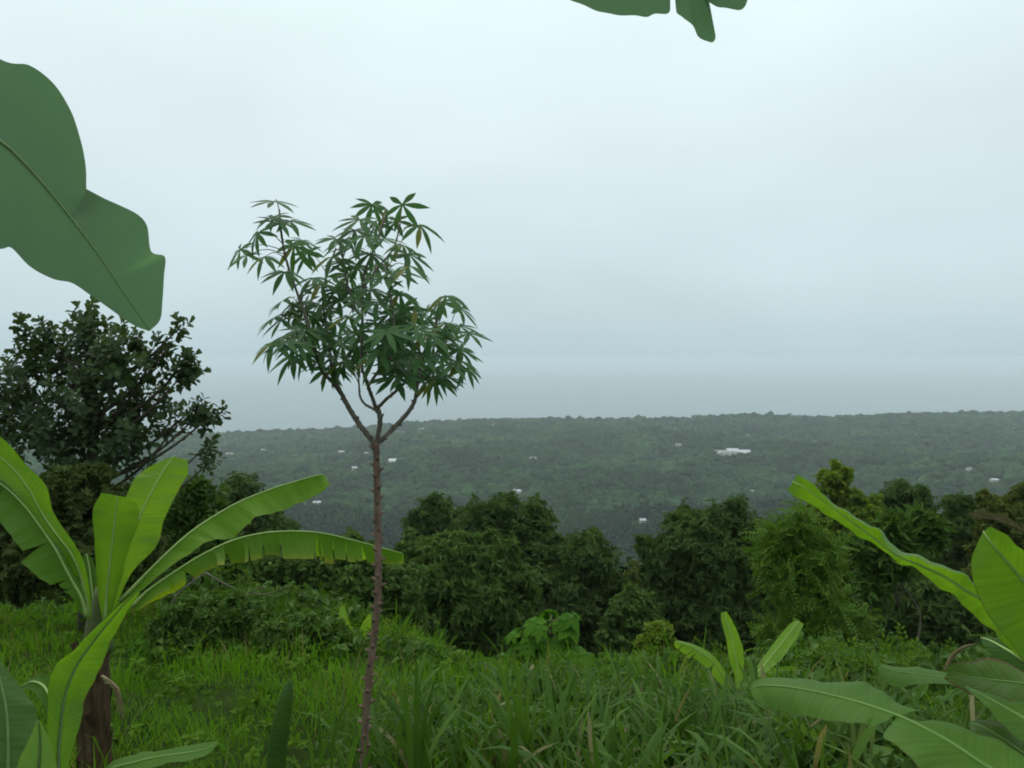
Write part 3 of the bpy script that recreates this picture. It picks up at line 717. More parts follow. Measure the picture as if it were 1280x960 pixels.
bpts = np.vstack(bpts); bpts = bpts[bpts[:, 2] > cp(0, 485)[2]]

def palmate(nl, Ln, W, seed, droop):
    r = random.Random(seed); V, F = [], []
    for i_ in range(nl):
        w = (i_ - (nl - 1) / 2) / ((nl - 1) / 2); th = w * 2.2 + r.uniform(-.08, .08)
        l = Ln * (1 - .38 * abs(w) ** 1.5) * r.uniform(.9, 1.08); ww = W * r.uniform(.85, 1.1); o = len(V)
        dr_ = droop + r.uniform(-.12, .15)
        for q in range(6):
            s = q / 5; hw_ = ww * .5 * (0.16, .55, .95, 1.0, .62, .04)[q]; z = -l * (dr_ * s ** 1.6); x = l * s * (1 - .15 * dr_ * s)
            for sd_, fz in ((-1, .22), (0, 0), (1, .22)):
                V.append((x * math.cos(th) - sd_ * hw_ * math.sin(th), x * math.sin(th) + sd_ * hw_ * math.cos(th), z + fz * hw_))
        for q in range(5):
            for e in range(2):
                a_ = o + q * 3 + e; F.append((a_, a_ + 3, a_ + 4, a_ + 1))
    return V, F
pal = []
for s in range(5):
    nl = (7, 7, 8, 6, 7)[s]; V, F = palmate(nl, .150, .0275, s, (.12, .22, .38, .18, .5)[s])
    pal.append(new_mesh('leaf', V, F, M['cassava_leaf'], smooth_=True, attrs={'rnd': np.repeat(np.random.default_rng(s).random(nl) * .5 + .1 * s, 18)}))
HUBS = """235,85 235,135 185,190 150,265 205,270 250,150 285,150 270,320 325,215 300,235 340,255 265,415 295,430 260,480 300,490 340,420 380,430 310,560 290,540 340,590 380,600
350,520 430,490 420,560 450,620 400,640 450,560 545,95 640,95 585,110 505,145 490,180 560,160 620,150 695,165 450,215 430,210 520,200 580,210 640,230 660,260 600,260 540,260 480,240
420,270 450,290 500,300 560,300 620,320 660,300 580,340 520,350 470,330 420,340 385,360 430,380 480,380 540,380 600,380 630,390 500,410 440,410 560,420 520,450 780,400 820,440 850,525
760,420 720,440 680,440 640,440 600,460 660,470 720,480 780,490 820,500 560,490 600,520 660,520 720,530 780,540 820,580 840,640 540,540 580,560 640,570 700,590 760,600 800,630 560,600
620,620 680,640 740,650 780,670 720,680 640,660 700,540 500,570 480,600 370,470 390,520 330,450 620,480 680,500 740,560 660,600 600,590 760,520 700,620 640,530 580,510 330,380 360,340 400,400 360,460 330,510 410,450 300,600 430,600 470,470 490,520 240,470 250,540 130,245""".split()
rl = random.Random(21)
HUBS += ['%d,%d' % (float(h.split(',')[0]) + rl.uniform(-28, 28), float(h.split(',')[1]) + rl.uniform(-22, 22)) for h in HUBS if float(h.split(',')[1]) > 500 and rl.random() < .6]
for hi, h in enumerate(HUBS):
    zx, zy = map(float, h.split(',')); px, py = 260 + .375 * zx, 220 + .375 * zy; px = 448 + (px - 448) * 1.06
    near = bpts[np.argmin(np.linalg.norm((bpts - cp(px, py + 8))[:, [0, 2]], axis=1))]
    dd0 = near[1] - CD
    hub = cp(px, py, 0); dd = dd0 + rl.choice((-1, 1)) * rl.uniform(.03, .26); hub = cp(px, py, dd)
    o = hub - near; o[2] = 0; o = nrm(o + np.array([rl.uniform(-.04, .04), rl.uniform(-.04, .04), 0])) 
    X = nrm(o * .35 + np.array([rl.uniform(-.3, .3), -.5 + rl.uniform(-.2, .2), -.35])); Z = nrm(np.array([0, -.5 + rl.uniform(-.25, .25), 1.0]) + o * .3 + np.array([rl.uniform(-.2, .2), 0, 0]))
    Y = nrm(np.cross(Z, X)); Z = np.cross(X, Y); s = rl.uniform(.92, 1.2)
    Mx = Matrix(((X[0], Y[0], Z[0], hub[0]), (X[1], Y[1], Z[1], hub[1]), (X[2], Y[2], Z[2], hub[2]), (0, 0, 0, 1))) @ Matrix.Scale(s, 4)
    lf = linked('leaf', pal[hi % 5], ct, Mx)
    # petiole: from the nearest stem to the leaf's hub, a sub-part of the leaf
    low = near - np.array([0, 0, rl.uniform(.0, .05)])
    pts = catmull([low, (low + hub) / 2 + np.array([0, 0, .03]), hub], 6)
    V, F = tube(pts, np.linspace(.0030, .0017, 6), 5)
    inv = np.array(Mx.inverted())
    V = (np.c_[np.array(V), np.ones(len(V))] @ inv.T)[:, :3]
    po = bpy.data.objects.new('petiole', new_mesh('petiole', V, F, M['petiole'], smooth_=True)); COL.objects.link(po); po.parent = lf

# ------------------------------------------------------------------ banana plants
def blade(parent, mids, left, right, mat='ban', rib='rib', ripple=.03, bulge=.06, tears=(0, 0), tear_gap=.05, rib_r=(.011, .003), seed=0, wpx=False, label=None):
    """banana leaf: midrib stations (px,py,d) and, for each half, one or more runs of edge points (t,px,py,depth offset)"""
    r = np.random.default_rng(seed + 100)
    mp_ = np.array([P(*m) for m in mids]); Q = crq(mp_); dm = np.array([m[2] for m in mids], float); nm = len(mids)
    tt = np.linspace(0, nm - 1, 80); cc = cr_eval(Q, tt); al = np.r_[0, np.cumsum(np.linalg.norm(np.diff(cc, axis=0), axis=1))]
    V, F, UV = [], [], []
    K = 7
    for side, (runs, ntear) in enumerate(((left, tears[0]), (right, tears[1]))):
        sg = -1 if side == 0 else 1
        for run in runs:
            ep = np.array([[t, *P(px, py, np.interp(t, range(nm), dm) + dd)] for t, px, py, dd in run]); E = crq(ep); ne = len(run)
            cuts = np.sort(r.uniform(.15, .92, ntear)) * (ne - 1) if ntear else np.array([])
            cuts = np.r_[0, cuts, ne - 1]
            for c0, c1 in zip(cuts[:-1], cuts[1:]):
                ns = max(4, int((c1 - c0) * 9) + 2); ss = np.linspace(c0, c1, ns); o = len(V)
                twist = r.normal(0, .16) if ntear else 0; g = tear_gap * r.uniform(.4, 2.2) if ntear else 0; short = r.uniform(.74, 1.0) if ntear else 1
                for s in ss:
                    for kx in range(K + 1):
                        u = kx / K
                        se = (c0 + c1) / 2 + (s - (c0 + c1) / 2) * (1 - g * u ** 1.5 * 2)
                        ev = cr_eval(E, se)[0]; t = min(max(ev[0], 0), nm - 1); e = ev[1:]; m_ = cr_eval(Q, t)[0]
                        T = nrm(cr_eval(Q, min(t + .02, nm - 1))[0] - cr_eval(Q, max(t - .02, 0))[0]); w = e - m_; wl_ = np.linalg.norm(w)
                        nn = nrm(np.cross(T, w)) * sg; a_ = np.interp(t, tt, al)
                        u2 = u * short
                        ap = a_ - .10 * u2 * wl_; rp = ripple * wl_ * (u2 ** .7) * (math.sin(ap * 21 + seed + side * 2) + .7 * math.sin(ap * 47 + 2 * seed + side) + .45 * math.sin(ap * 89 + seed * 3))
                        V.append(m_ + w * u2 + nn * (bulge * wl_ * math.sin(math.pi * u2) + rp + twist * wl_ * u2 ** 2)); UV.append((sg * u2, a_))
                for a_ in range(ns - 1):
                    for kx in range(K):
                        i0 = o + a_ * (K + 1) + kx; F.append((i0, i0 + 1, i0 + K + 2, i0 + K + 1))
    lf = part('leaf', V, F, M[mat], parent, smooth_=True, uv=UV)
    if label: lf['label'] = label
    n_ = 4 * nm
    part('midrib', *tube(cr_eval(Q, np.linspace(0, nm - 1, n_)), np.linspace(rib_r[0], rib_r[1], n_) * np.interp(np.linspace(0, 1, n_), [0, .12, 1], [1.25, .8, .7]), 7), M[rib], lf, smooth_=True)
    return lf

def simple(parent, st, d0, d1, ddl=0.0, ddr=0.0, **kw):
    """stations [(mx,my,lx,ly,rx,ry)] base to tip"""
    n_ = len(st); ds = np.linspace(d0, d1, n_)
    mids = [(s[0], s[1], d) for s, d in zip(st, ds)]
    w = np.sin(np.linspace(.15, math.pi - .15, n_))
    return blade(parent, mids, [[(i_, s[2], s[3], ddl * w[i_]) for i_, s in enumerate(st)]], [[(i_, s[4], s[5], ddr * w[i_]) for i_, s in enumerate(st)]], **kw)

def on_ground(px, d):
    p = P(px, 700, d); return np.array([p[0], p[1], gz(p[0], p[1])])

def pseudostem(t, base, top, r0, r1, mat='stem', n=20):
    pts = catmull([base - [0, 0, .1], base * .6 + top * .4 + [0, 0, 0], top], n)
    part('pseudostem', *tube(pts, np.linspace(r0, r1, n) * (1 + .06 * np.sin(np.arange(n) * 1.9)), 14, rough=.10), M[mat], t, smooth_=True)

GB = 'banana plants on the hillside'
# --- big plant at the left
D = 4.6
b = on_ground(113, D); t = thing('banana_plant', 'large banana plant with arching leaves on the left of the meadow', 'banana plant', b, GB)
pseudostem(t, b, P(121, 790, D), .092, .068)
pseudostem_top = P(121, 790, D)
part('pseudostem', *tube(catmull([P(121, 815, D), P(124, 775, D), P(130, 735, D)], 10), np.linspace(.085, .045, 10), 12, rough=.08), M['stem_green'], t, smooth_=True)
simple(t, [(131, 775, 128, 775, 136, 775), (134, 735, 121, 735, 150, 730), (139, 692, 119, 690, 160, 690), (143, 655, 116, 650, 172, 655), (146, 632, 117, 634, 172, 632), (146, 620, 127, 616, 160, 622)], D - .1, D - .15, -.08, -.02, mat='ban', seed=1, bulge=.10)
simple(t, [(137, 765, 133, 765, 141, 765), (150, 715, 142, 712, 165, 716), (162, 678, 148, 675, 196, 682), (178, 638, 152, 640, 206, 648), (196, 603, 164, 606, 226, 608), (208, 583, 178, 588, 235, 592), (217, 570, 212, 572, 235, 575)], D + .05, D + .3, -.05, .05, mat='ban_light', seed=2, ripple=.05)
simple(t, [(150, 752, 153, 756, 153, 757), (200, 700, 205, 708, 213, 709), (235, 668, 245, 678, 258, 678), (265, 647, 276, 670, 288, 673), (300, 627, 312, 648, 318, 649), (340, 611, 350, 632, 355, 637), (375, 600, 380, 622, 382, 626), (398, 594, 402, 606, 405, 613), (404, 593, 408, 598, 413, 604)], D, D + .35, .22, -.06, mat='ban_light', seed=3, ripple=.07)
simple(t, [(165, 758, 168, 764, 170, 768), (185, 738, 192, 745, 196, 748), (215, 717, 220, 728, 224, 735), (250, 695, 254, 705, 262, 711), (287, 677, 291, 695, 292, 708), (325, 667, 327, 690, 328, 700), (362, 664, 363, 690, 363, 703), (400, 666, 402, 692, 404, 704), (437, 674, 439, 697, 440, 707), (475, 684, 477, 698, 477, 708), (504, 692, 506, 700, 509, 707)], D, D + .12, .22, -.05, mat='ban_y', seed=4, tears=(6, 17), tear_gap=.07, ripple=.03, label='long arching leaf with torn, yellowing strips hanging from its midrib')
simple(t, [(112, 775, 108, 775, 116, 775), (101, 722, 92, 720, 110, 725), (88, 692, 76, 688, 103, 698), (70, 668, 55, 664, 88, 672), (52, 642, 40, 648, 67, 640), (36, 612, 24, 622, 57, 606), (16, 586, 2, 600, 32, 580), (-8, 566, -22, 584, 8, 552), (-34, 552, -48, 570, -24, 530)], D - .1, D - .5, -.06, .06, mat='ban', seed=5)
simple(t, [(107, 770, 102, 770, 110, 770), (101, 747, 90, 744, 106, 746), (90, 727, 67, 736, 98, 722), (80, 708, 50, 724, 92, 702), (69, 687, 34, 710, 84, 687), (57, 669, 18, 694, 66, 670), (46, 653, 8, 680, 51, 652), (30, 632, -4, 664, 34, 630), (10, 612, -24, 640, 14, 609), (-15, 595, -50, 610, -12, 592)], D - .2, D - .5, -.20, .16, mat='ban_pale', seed=6, tears=(4, 0), tear_gap=.12, bulge=.12)
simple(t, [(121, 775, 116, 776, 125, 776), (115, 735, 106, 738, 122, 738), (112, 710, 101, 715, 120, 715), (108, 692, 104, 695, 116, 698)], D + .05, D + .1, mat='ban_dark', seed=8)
# old leaf sheaths peeling off the stem
for k in range(9):
    th = k * 2.2 + .4; z_ = .05 + .075 * k; r_ = .094 - .022 * z_ / .9; c0 = b + [0, 0, z_]; ax = np.array([math.cos(th), math.sin(th), 0]); sx = np.array([-math.sin(th), math.cos(th), 0])
    V = []
    for q in range(7):
        h = q / 6; out_ = r_ * 1.03 + .035 * max(0, h - .55) ** 1.3 * (1 + (k % 3)); wv = .075 * (1 - .75 * h) + .012
        for e in (-1, -.3, .3, 1): V.append(c0 + ax * (out_ * math.cos(e * wv / r_) + rng.uniform(-.003, .003)) + sx * out_ * math.sin(e * wv / r_) + [0, 0, h * .30])
    part('dry_sheath', V, [(4 * q + e, 4 * q + e + 1, 4 * q + e + 5, 4 * q + e + 4) for q in range(6) for e in range(3)], M['stem' if k % 2 else 'dry_dark'], t, smooth_=True)
V, F = join([tube(catmull([P(128 + k * 2, 845 + k * 4, D - .12), P(138 + k * 4, 852 + k * 3, D - .16), P(146 + k * 3, 872 + k * 4, D - .15), P(147 + k * 4, 895 + k * 4, D - .12)], 9), np.linspace(.008, .003, 9), 5, rough=.5) for k in range(3)])
part('dry_sheath', V, F, M['dry'], t, smooth_=True)

# --- sucker in front of it
D = 3.1
b = on_ground(70, D); t = thing('banana_sucker', 'young banana sucker with one broad raised leaf in the lower left corner', 'banana plant', b, GB)
pseudostem(t, b, P(75, 1015, D), .05, .03, 'stem_green')
simple(t, [(75, 1020, 64, 1020, 84, 1020), (73, 955, 61, 955, 87, 955), (76, 905, 59, 905, 100, 905), (82, 866, 60, 860, 108, 872), (96, 832, 70, 832, 121, 845), (116, 803, 91, 813, 133, 815), (136, 778, 120, 784, 147, 788), (155, 756, 147, 760, 162, 760), (172, 739, 170, 740, 175, 741)], D, D + .35, -.08, .1, mat='ban', seed=9, rib='rib_dark', bulge=.12)
simple(t, [(90, 1025, 92, 1015, 88, 1040), (130, 968, 135, 956, 130, 985), (170, 953, 170, 943, 172, 966), (200, 946, 200, 938, 205, 954), (235, 941, 235, 931, 230, 952), (258, 936, 258, 928, 257, 945), (272, 928, 271, 926, 273, 930)], D, D + .15, .08, -.08, mat='ban_pale', seed=10, rib='rib_soft')
simple(t, [(68, 1000, 64, 1000, 72, 1000), (68, 900, 60, 905, 74, 900), (58, 862, 48, 872, 66, 852), (42, 852, 36, 862, 50, 842), (27, 858, 26, 860, 28, 856)], D + .1, D + .3, mat='ban_pale', seed=11)
D = 2.5
b = on_ground(0, D); t = thing('banana_sucker', 'dark shaded banana sucker cut by the lower left corner', 'banana plant', b, GB)
pseudostem(t, b, P(0, 1060, D), .05, .03, 'stem_green')
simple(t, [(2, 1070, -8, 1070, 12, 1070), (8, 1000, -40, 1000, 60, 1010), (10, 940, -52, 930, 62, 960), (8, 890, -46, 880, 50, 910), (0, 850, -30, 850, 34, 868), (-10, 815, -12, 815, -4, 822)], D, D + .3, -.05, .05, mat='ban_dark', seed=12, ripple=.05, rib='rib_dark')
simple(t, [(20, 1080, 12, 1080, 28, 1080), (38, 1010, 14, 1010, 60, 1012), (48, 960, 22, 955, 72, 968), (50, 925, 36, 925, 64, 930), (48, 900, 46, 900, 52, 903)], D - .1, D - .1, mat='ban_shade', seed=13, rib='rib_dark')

# --- rolled young shoot
D = 2.5
b = on_ground(340, D); t = thing('banana_shoot', 'single dark rolled banana shoot pointing up from the grass, lower left of the slender trunk', 'banana plant', b, GB)
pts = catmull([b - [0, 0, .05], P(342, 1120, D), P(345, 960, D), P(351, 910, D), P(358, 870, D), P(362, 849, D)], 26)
part('rolled_leaf', *tube(pts, np.interp(np.linspace(0, 1, 26), [0, .3, .62, .8, .93, 1], [.026, .030, .029, .021, .010, .002]), 10, rough=.03), M['ban_dark'], t, smooth_=True, uv=np.c_[np.tile(np.cos(np.arange(10) * .63) * .8, 26), np.repeat(np.linspace(0, 1, 26), 10)])

# --- plant at the right edge, close to the camera
D = 2.3
b = on_ground(1370, D); t = thing('banana_plant', 'young banana plant at the right edge with one long leaf reaching left', 'banana plant', b, GB)
pseudostem(t, b, P(1345, 900, D), .07, .045, 'stem_green')
simple(t, [(1330, 880, 1334, 872, 1324, 886), (1300, 832, 1310, 818, 1290, 842), (1268, 792, 1285, 778, 1262, 808), (1238, 757, 1250, 745, 1236, 787), (1207, 737, 1222, 732, 1205, 760), (1180, 720, 1194, 719, 1180, 736), (1150, 706, 1162, 703, 1150, 713), (1122, 694, 1124, 689, 1122, 703), (1095, 674, 1098, 667, 1087, 679), (1065, 652, 1070, 650, 1058, 658), (1035, 630, 1040, 627, 1026, 639), (1005, 609, 1008, 600, 996, 622), (991, 602, 995, 593, 983, 612)], D, D + .7, -.16, .12, mat='ban', seed=14, rib='rib', ripple=.045, bulge=-.10, label='long raised leaf with a curled tip')
simple(t, [(1345, 860, 1340, 870, 1350, 850), (1330, 800, 1300, 850, 1352, 765), (1302, 752, 1262, 802, 1325, 720), (1280, 726, 1236, 770, 1300, 700), (1256, 698, 1216, 727, 1276, 684), (1238, 677, 1214, 700, 1256, 669), (1229, 664, 1222, 678, 1238, 658)], D - .15, D - .05, .02, -.12, mat='ban', seed=15, bulge=.08)
blade(t, [(1330, 1010, 1.85), (1290, 990, 1.88), (1232, 958, 1.95), (1190, 930, 2.0), (1150, 908, 2.05), (1120, 894, 2.1), (1066, 876, 2.2), (1000, 861, 2.3), (955, 857, 2.36), (936, 862, 2.38)],
      [[(0, 1340, 1000, 0), (1, 1300, 958, .06), (2, 1262, 935, .1), (2.6, 1236, 922, .12), (3.2, 1210, 914, .12), (3.6, 1186, 904, .12), (4, 1171, 901, .1), (4.4, 1157, 903, .06), (4.9, 1124, 895, 0)],
       [(4.9, 1151, 887, .02), (5.3, 1126, 881, .06), (5.7, 1106, 867, .1), (6.2, 1083, 856, .12), (6.8, 1040, 851, .12), (7.4, 1000, 848, .1), (8, 972, 847, .07), (8.6, 948, 849, .03), (9, 936, 860, 0)]],
      [[(0, 1310, 1040, 0), (1, 1240, 1030, -.05), (2, 1175, 990, -.08), (3, 1149, 959, -.1), (3.8, 1122, 931, -.08), (4.3, 1104, 920, -.05), (4.9, 1118, 899, 0)],
       [(5, 1109, 902, -.02), (5.4, 1090, 909, -.05), (5.6, 1079, 904, -.06), (6.2, 1050, 902, -.08), (7, 1010, 896, -.08), (7.6, 985, 891, -.07), (8.2, 960, 884, -.05), (8.6, 943, 873, -.03), (9, 936, 864, 0)]],
      mat='ban_pale', seed=16, rib='rib_soft', ripple=.025, label='broad waxy leaf lying low, split once near its base')
simple(t, [(1345, 945, 1350, 935, 1340, 955), (1295, 908, 1300, 884, 1280, 930), (1255, 884, 1262, 876, 1246, 896), (1228, 869, 1232, 865, 1226, 876), (1206, 858, 1207, 857, 1207, 861)], D - .2, D + .1, .06, -.08, mat='ban_pale', seed=17, rib='rib_soft')
simple(t, [(1350, 875, 1352, 860, 1345, 890), (1310, 861, 1312, 848, 1305, 886), (1275, 854, 1276, 838, 1270, 880), (1240, 850, 1240, 821, 1234, 874), (1212, 846, 1215, 826, 1205, 866), (1186, 838, 1190, 829, 1180, 848)], D + .2, D + .35, .05, -.06, mat='ban_brown', seed=18, rib='rib_soft', ripple=.08, rib_r=(.007, .002), label='brown-edged withering leaf')
simple(t, [(1330, 865, 1330, 858, 1328, 872), (1260, 858, 1260, 846, 1255, 872), (1195, 849, 1196, 843, 1190, 856), (1150, 843, 1150, 835, 1148, 855), (1120, 839, 1120, 833, 1116, 858), (1100, 832, 1102, 830, 1098, 838)], D + .3, D + .6, .05, -.05, mat='ban_pale', seed=19, rib='rib_soft', rib_r=(.006, .002))
simple(t, [(1340, 860, 1343, 857, 1337, 864), (1290, 832, 1295, 822, 1282, 842), (1258, 812, 1264, 803, 1250, 826), (1238, 801, 1242, 797, 1232, 810), (1226, 797, 1227, 796, 1225, 800)], D + .3, D + .5, mat='ban_dark', seed=20)
simple(t, [(1340, 985, 1344, 978, 1334, 992), (1290, 950, 1296, 938, 1280, 965), (1250, 922, 1254, 906, 1236, 936), (1226, 908, 1228, 900, 1216, 918), (1212, 904, 1213, 902, 1210, 907)], D - .1, D + .1, .05, -.05, mat='ban_brown', rib='rib_soft', seed=41, ripple=.06)
V, F = join([tube(catmull([P(1180, 838, D + .33), P(1192, 818, D + .33), P(1207, 808, D + .3), P(1223, 805, D + .28)], 9), [.003, .005, .007, .007, .006, .005, .004, .003, .001], 6, rough=.4)])
part('curled_dry_tip', V, F, M['dry'], t, smooth_=True)

# --- small bright plant in the grass
D = 6.4
b = on_ground(915, D); t = thing('banana_plant', 'small bright banana plant rising from the tall grass', 'banana plant', b, GB)
pseudostem(t, b, P(919, 868, D), .05, .032, 'stem_green')
simple(t, [(917, 866, 915, 866, 917, 868), (907, 850, 909, 846, 899, 857), (896, 833, 899, 828, 886, 843), (884, 820, 886, 815, 870, 829), (866, 809, 868, 806, 856, 819), (850, 803, 851, 801, 846, 811), (843, 802, 844, 801, 843, 804)], D, D - .25, .05, -.05, mat='ban_light', seed=21, tears=(0, 4), tear_gap=.07, rib_r=(.006, .002))
simple(t, [(923, 862, 920, 862, 926, 862), (922, 846, 918, 846, 929, 846), (920, 825, 912, 825, 930, 825), (915, 800, 907, 798, 927, 803), (909, 778, 902, 777, 918, 781), (905, 765, 901, 766, 908, 764)], D, D + .1, -.04, .04, mat='ban_light', seed=22, rib_r=(.006, .002), bulge=.12)
simple(t, [(926, 862, 923, 861, 929, 863), (943, 845, 939, 842, 950, 846), (957, 829, 951, 826, 968, 833), (974, 808, 966, 805, 985, 814), (990, 787, 984, 783, 999, 792), (999, 776, 994, 775, 1005, 780)], D - .05, D + .25, .05, -.05, mat='ban_light', seed=23, rib_r=(.006, .002))
simple(t, [(925, 866, 925, 863, 926, 869), (945, 848, 945, 843, 946, 855), (968, 840, 968, 835, 970, 848), (992, 838, 992, 833, 994, 846), (1018, 842, 1018, 838, 1019, 848), (1030, 846, 1030, 845, 1031, 848)], D + .2, D + .6, mat='ban', seed=24, rib_r=(.008, .003))
simple(t, [(920, 884, 918, 883, 921, 887), (909, 876, 908, 872, 911, 884), (897, 879, 895, 875, 900, 888), (890, 887, 888, 885, 893, 893), (887, 896, 886, 895, 889, 898)], D - .1, D - .2, mat='ban_old', seed=25, rib_r=(.007, .003), label='yellowed lower leaf')
simple(t, [(912, 868, 910, 868, 912, 872), (896, 862, 893, 858, 894, 870), (880, 860, 878, 853, 876, 870), (868, 868, 866, 864, 866, 876)], D + .1, D + .15, mat='ban', seed=26, rib_r=(.007, .003))

# --- tiny plant beyond the slender trunk
D = 9.5
b = on_ground(448, D); t = thing('banana_plant', 'tiny yellow-green banana plant beyond the slender trunk', 'banana plant', b, GB)
pseudostem(t, b, P(449, 800, D), .05, .03, 'stem_green', 10)
simple(t, [(450, 804, 448, 804, 452, 804), (453, 793, 449, 790, 460, 796), (458, 780, 453, 779, 464, 784), (462, 768, 461, 768, 464, 769)], D, D, mat='ban_light', seed=27, rib_r=(.006, .002))
simple(t, [(446, 804, 444, 804, 448, 804), (436, 788, 433, 790, 440, 786), (429, 770, 424, 771, 434, 769), (427, 757, 425, 758, 431, 757)], D + .1, D + .2, mat='ban_light', seed=28, rib_r=(.006, .002))
simple(t, [(445, 806, 445, 803, 445, 809), (430, 797, 431, 793, 429, 802), (415, 797, 416, 793, 413, 801), (404, 803, 405, 801, 403, 806)], D, D - .1, mat='ban', seed=29, rib_r=(.008, .003))
simple(t, [(452, 806, 452, 803, 452, 809), (465, 800, 464, 795, 466, 806), (480, 801, 479, 797, 480, 806), (488, 806, 488, 804, 488, 808)], D, D - .1, mat='ban', seed=30, rib_r=(.008, .003))

# --- tall plant outside the left edge; one leaf hangs into view
D = 2.0
b = np.array([-2.35, 2.1, gz(-2.35, 2.1)]); t = thing('banana_plant', 'tall banana plant beyond the left edge whose single broad leaf hangs into the sky', 'banana plant', b, GB)
top = np.array([-2.2, 2.1, CZ + .75])
pseudostem(t, b, top, .13, .075, 'stem')
blade(t, [(-430, 95, 2.1), (-330, 20, 2.08), (-200, 30, 2.05), (-90, 105, 2.02), (0, 176, 2.0), (22, 195, 2.0), (56, 232, 2.0), (90, 274, 2.0), (124, 319, 1.99), (152, 362, 1.98), (187, 413, 1.97)],
      [[(0, -430, 85, 0), (1, -330, -30, .05), (2, -190, -70, .1), (3, -80, 20, .12), (4, 0, 74, .12), (4.6, 37, 82, .12), (5.2, 67, 105, .12), (5.8, 88, 137, .12), (6.3, 100, 172, .10), (6.7, 107, 206, .07), (6.95, 108, 238, .04)],
       [(6.9, 108, 236, .12), (7.2, 128, 247, .08), (7.6, 150, 257, .06), (8.0, 172, 268, .06), (8.3, 184, 283, .05), (8.6, 189, 314, .04), (8.75, 206, 321, .06), (9.1, 205, 345, .05), (9.5, 203, 378, .03), (9.8, 200, 400, .01), (10, 187, 414, 0)]],
      [[(0, -430, 105, 0), (1, -340, 90, -.05), (2, -230, 140, -.1), (3, -120, 240, -.12), (4, -40, 310, -.12), (4.8, 0, 311, -.12), (5.4, 15, 310, -.12), (6, 37, 333, -.11), (6.6, 64, 348, -.1), (7.2, 90, 354, -.08), (8, 112, 368, -.06), (8.8, 140, 388, -.04), (9.5, 166, 406, -.02), (10, 186, 414, 0)]],
      mat='ban_over', rib='rib_dark', seed=31, ripple=.004, bulge=.05, rib_r=(.010, .0015))
simple(t, [(-430, 95, -434, 95, -426, 95), (-520, -100, -570, -80, -470, -130), (-640, -240, -720, -200, -560, -300), (-780, -280, -800, -200, -740, -360), (-900, -240, -905, -230, -895, -255)], 2.1, 2.0, mat='ban', seed=32)

# --- tall plant outside the right edge; a torn leaf end hangs in at the top
b = np.array([1.95, .95, gz(1.95, .95)]); t = thing('banana_plant', 'tall banana plant out of view whose torn leaf end dips in at the top', 'banana plant', b, GB)
pseudostem(t, b, np.array([1.9, .95, CZ + .85]), .12, .07, 'stem')
def W(px, py, d): return (px, py, d)
blade(t, [(1950, 60, 1.0), (1620, -240, 1.25), (1300, -230, 1.6), (1080, -140, 1.85), (960, -95, 1.95), (900, -75, 2.0), (840, -62, 2.02), (770, -60, 2.03), (700, -66, 2.04), (640, -75, 2.05)],
      [[(0, 1960, 40, 0), (1, 1620, -330, .1), (2, 1300, -340, .2), (3, 1090, -250, .25), (4, 965, -190, .25), (5, 900, -165, .25), (6, 840, -150, .25), (7, 770, -145, .22), (8, 700, -120, .15), (9, 640, -76, 0)]],
      [[(0, 1940, 80, 0), (1, 1600, -130, -.05), (2, 1310, -130, -.1), (3, 1110, -55, -.1), (3.8, 1010, -20, -.1)],
       [(4.1, 990, -30, -.1), (4.4, 942, -10, -.1), (4.55, 931, 8, -.1), (4.7, 924, 14, -.1), (4.85, 908, 12, -.1), (5.0, 894, 9, -.1), (5.1, 880, -6, -.1), (5.2, 885, -40, -.06)],
       [(5.2, 874, -20, -.06), (5.4, 884, 10, -.1), (5.5, 894, 42, -.1), (5.55, 892, 52, -.1), (5.65, 885, 51, -.1), (5.75, 873, 45, -.1), (5.85, 866, 32, -.1), (5.95, 853, 22, -.1), (6.05, 845, 12, -.1), (6.1, 850, -20, -.06)],
       [(6.1, 838, 0, -.08), (6.2, 836, 15, -.1), (6.5, 818, 16, -.1), (6.7, 808, 20, -.1), (7.0, 790, 21, -.1), (7.3, 768, 19, -.1), (7.7, 741, 12, -.1), (8.1, 715, 0, -.1), (8.5, 690, -18, -.08), (9, 640, -72, 0)]],
      mat='ban_over', rib='rib_dark', seed=33, ripple=.012, bulge=.04, rib_r=(.014, .002))

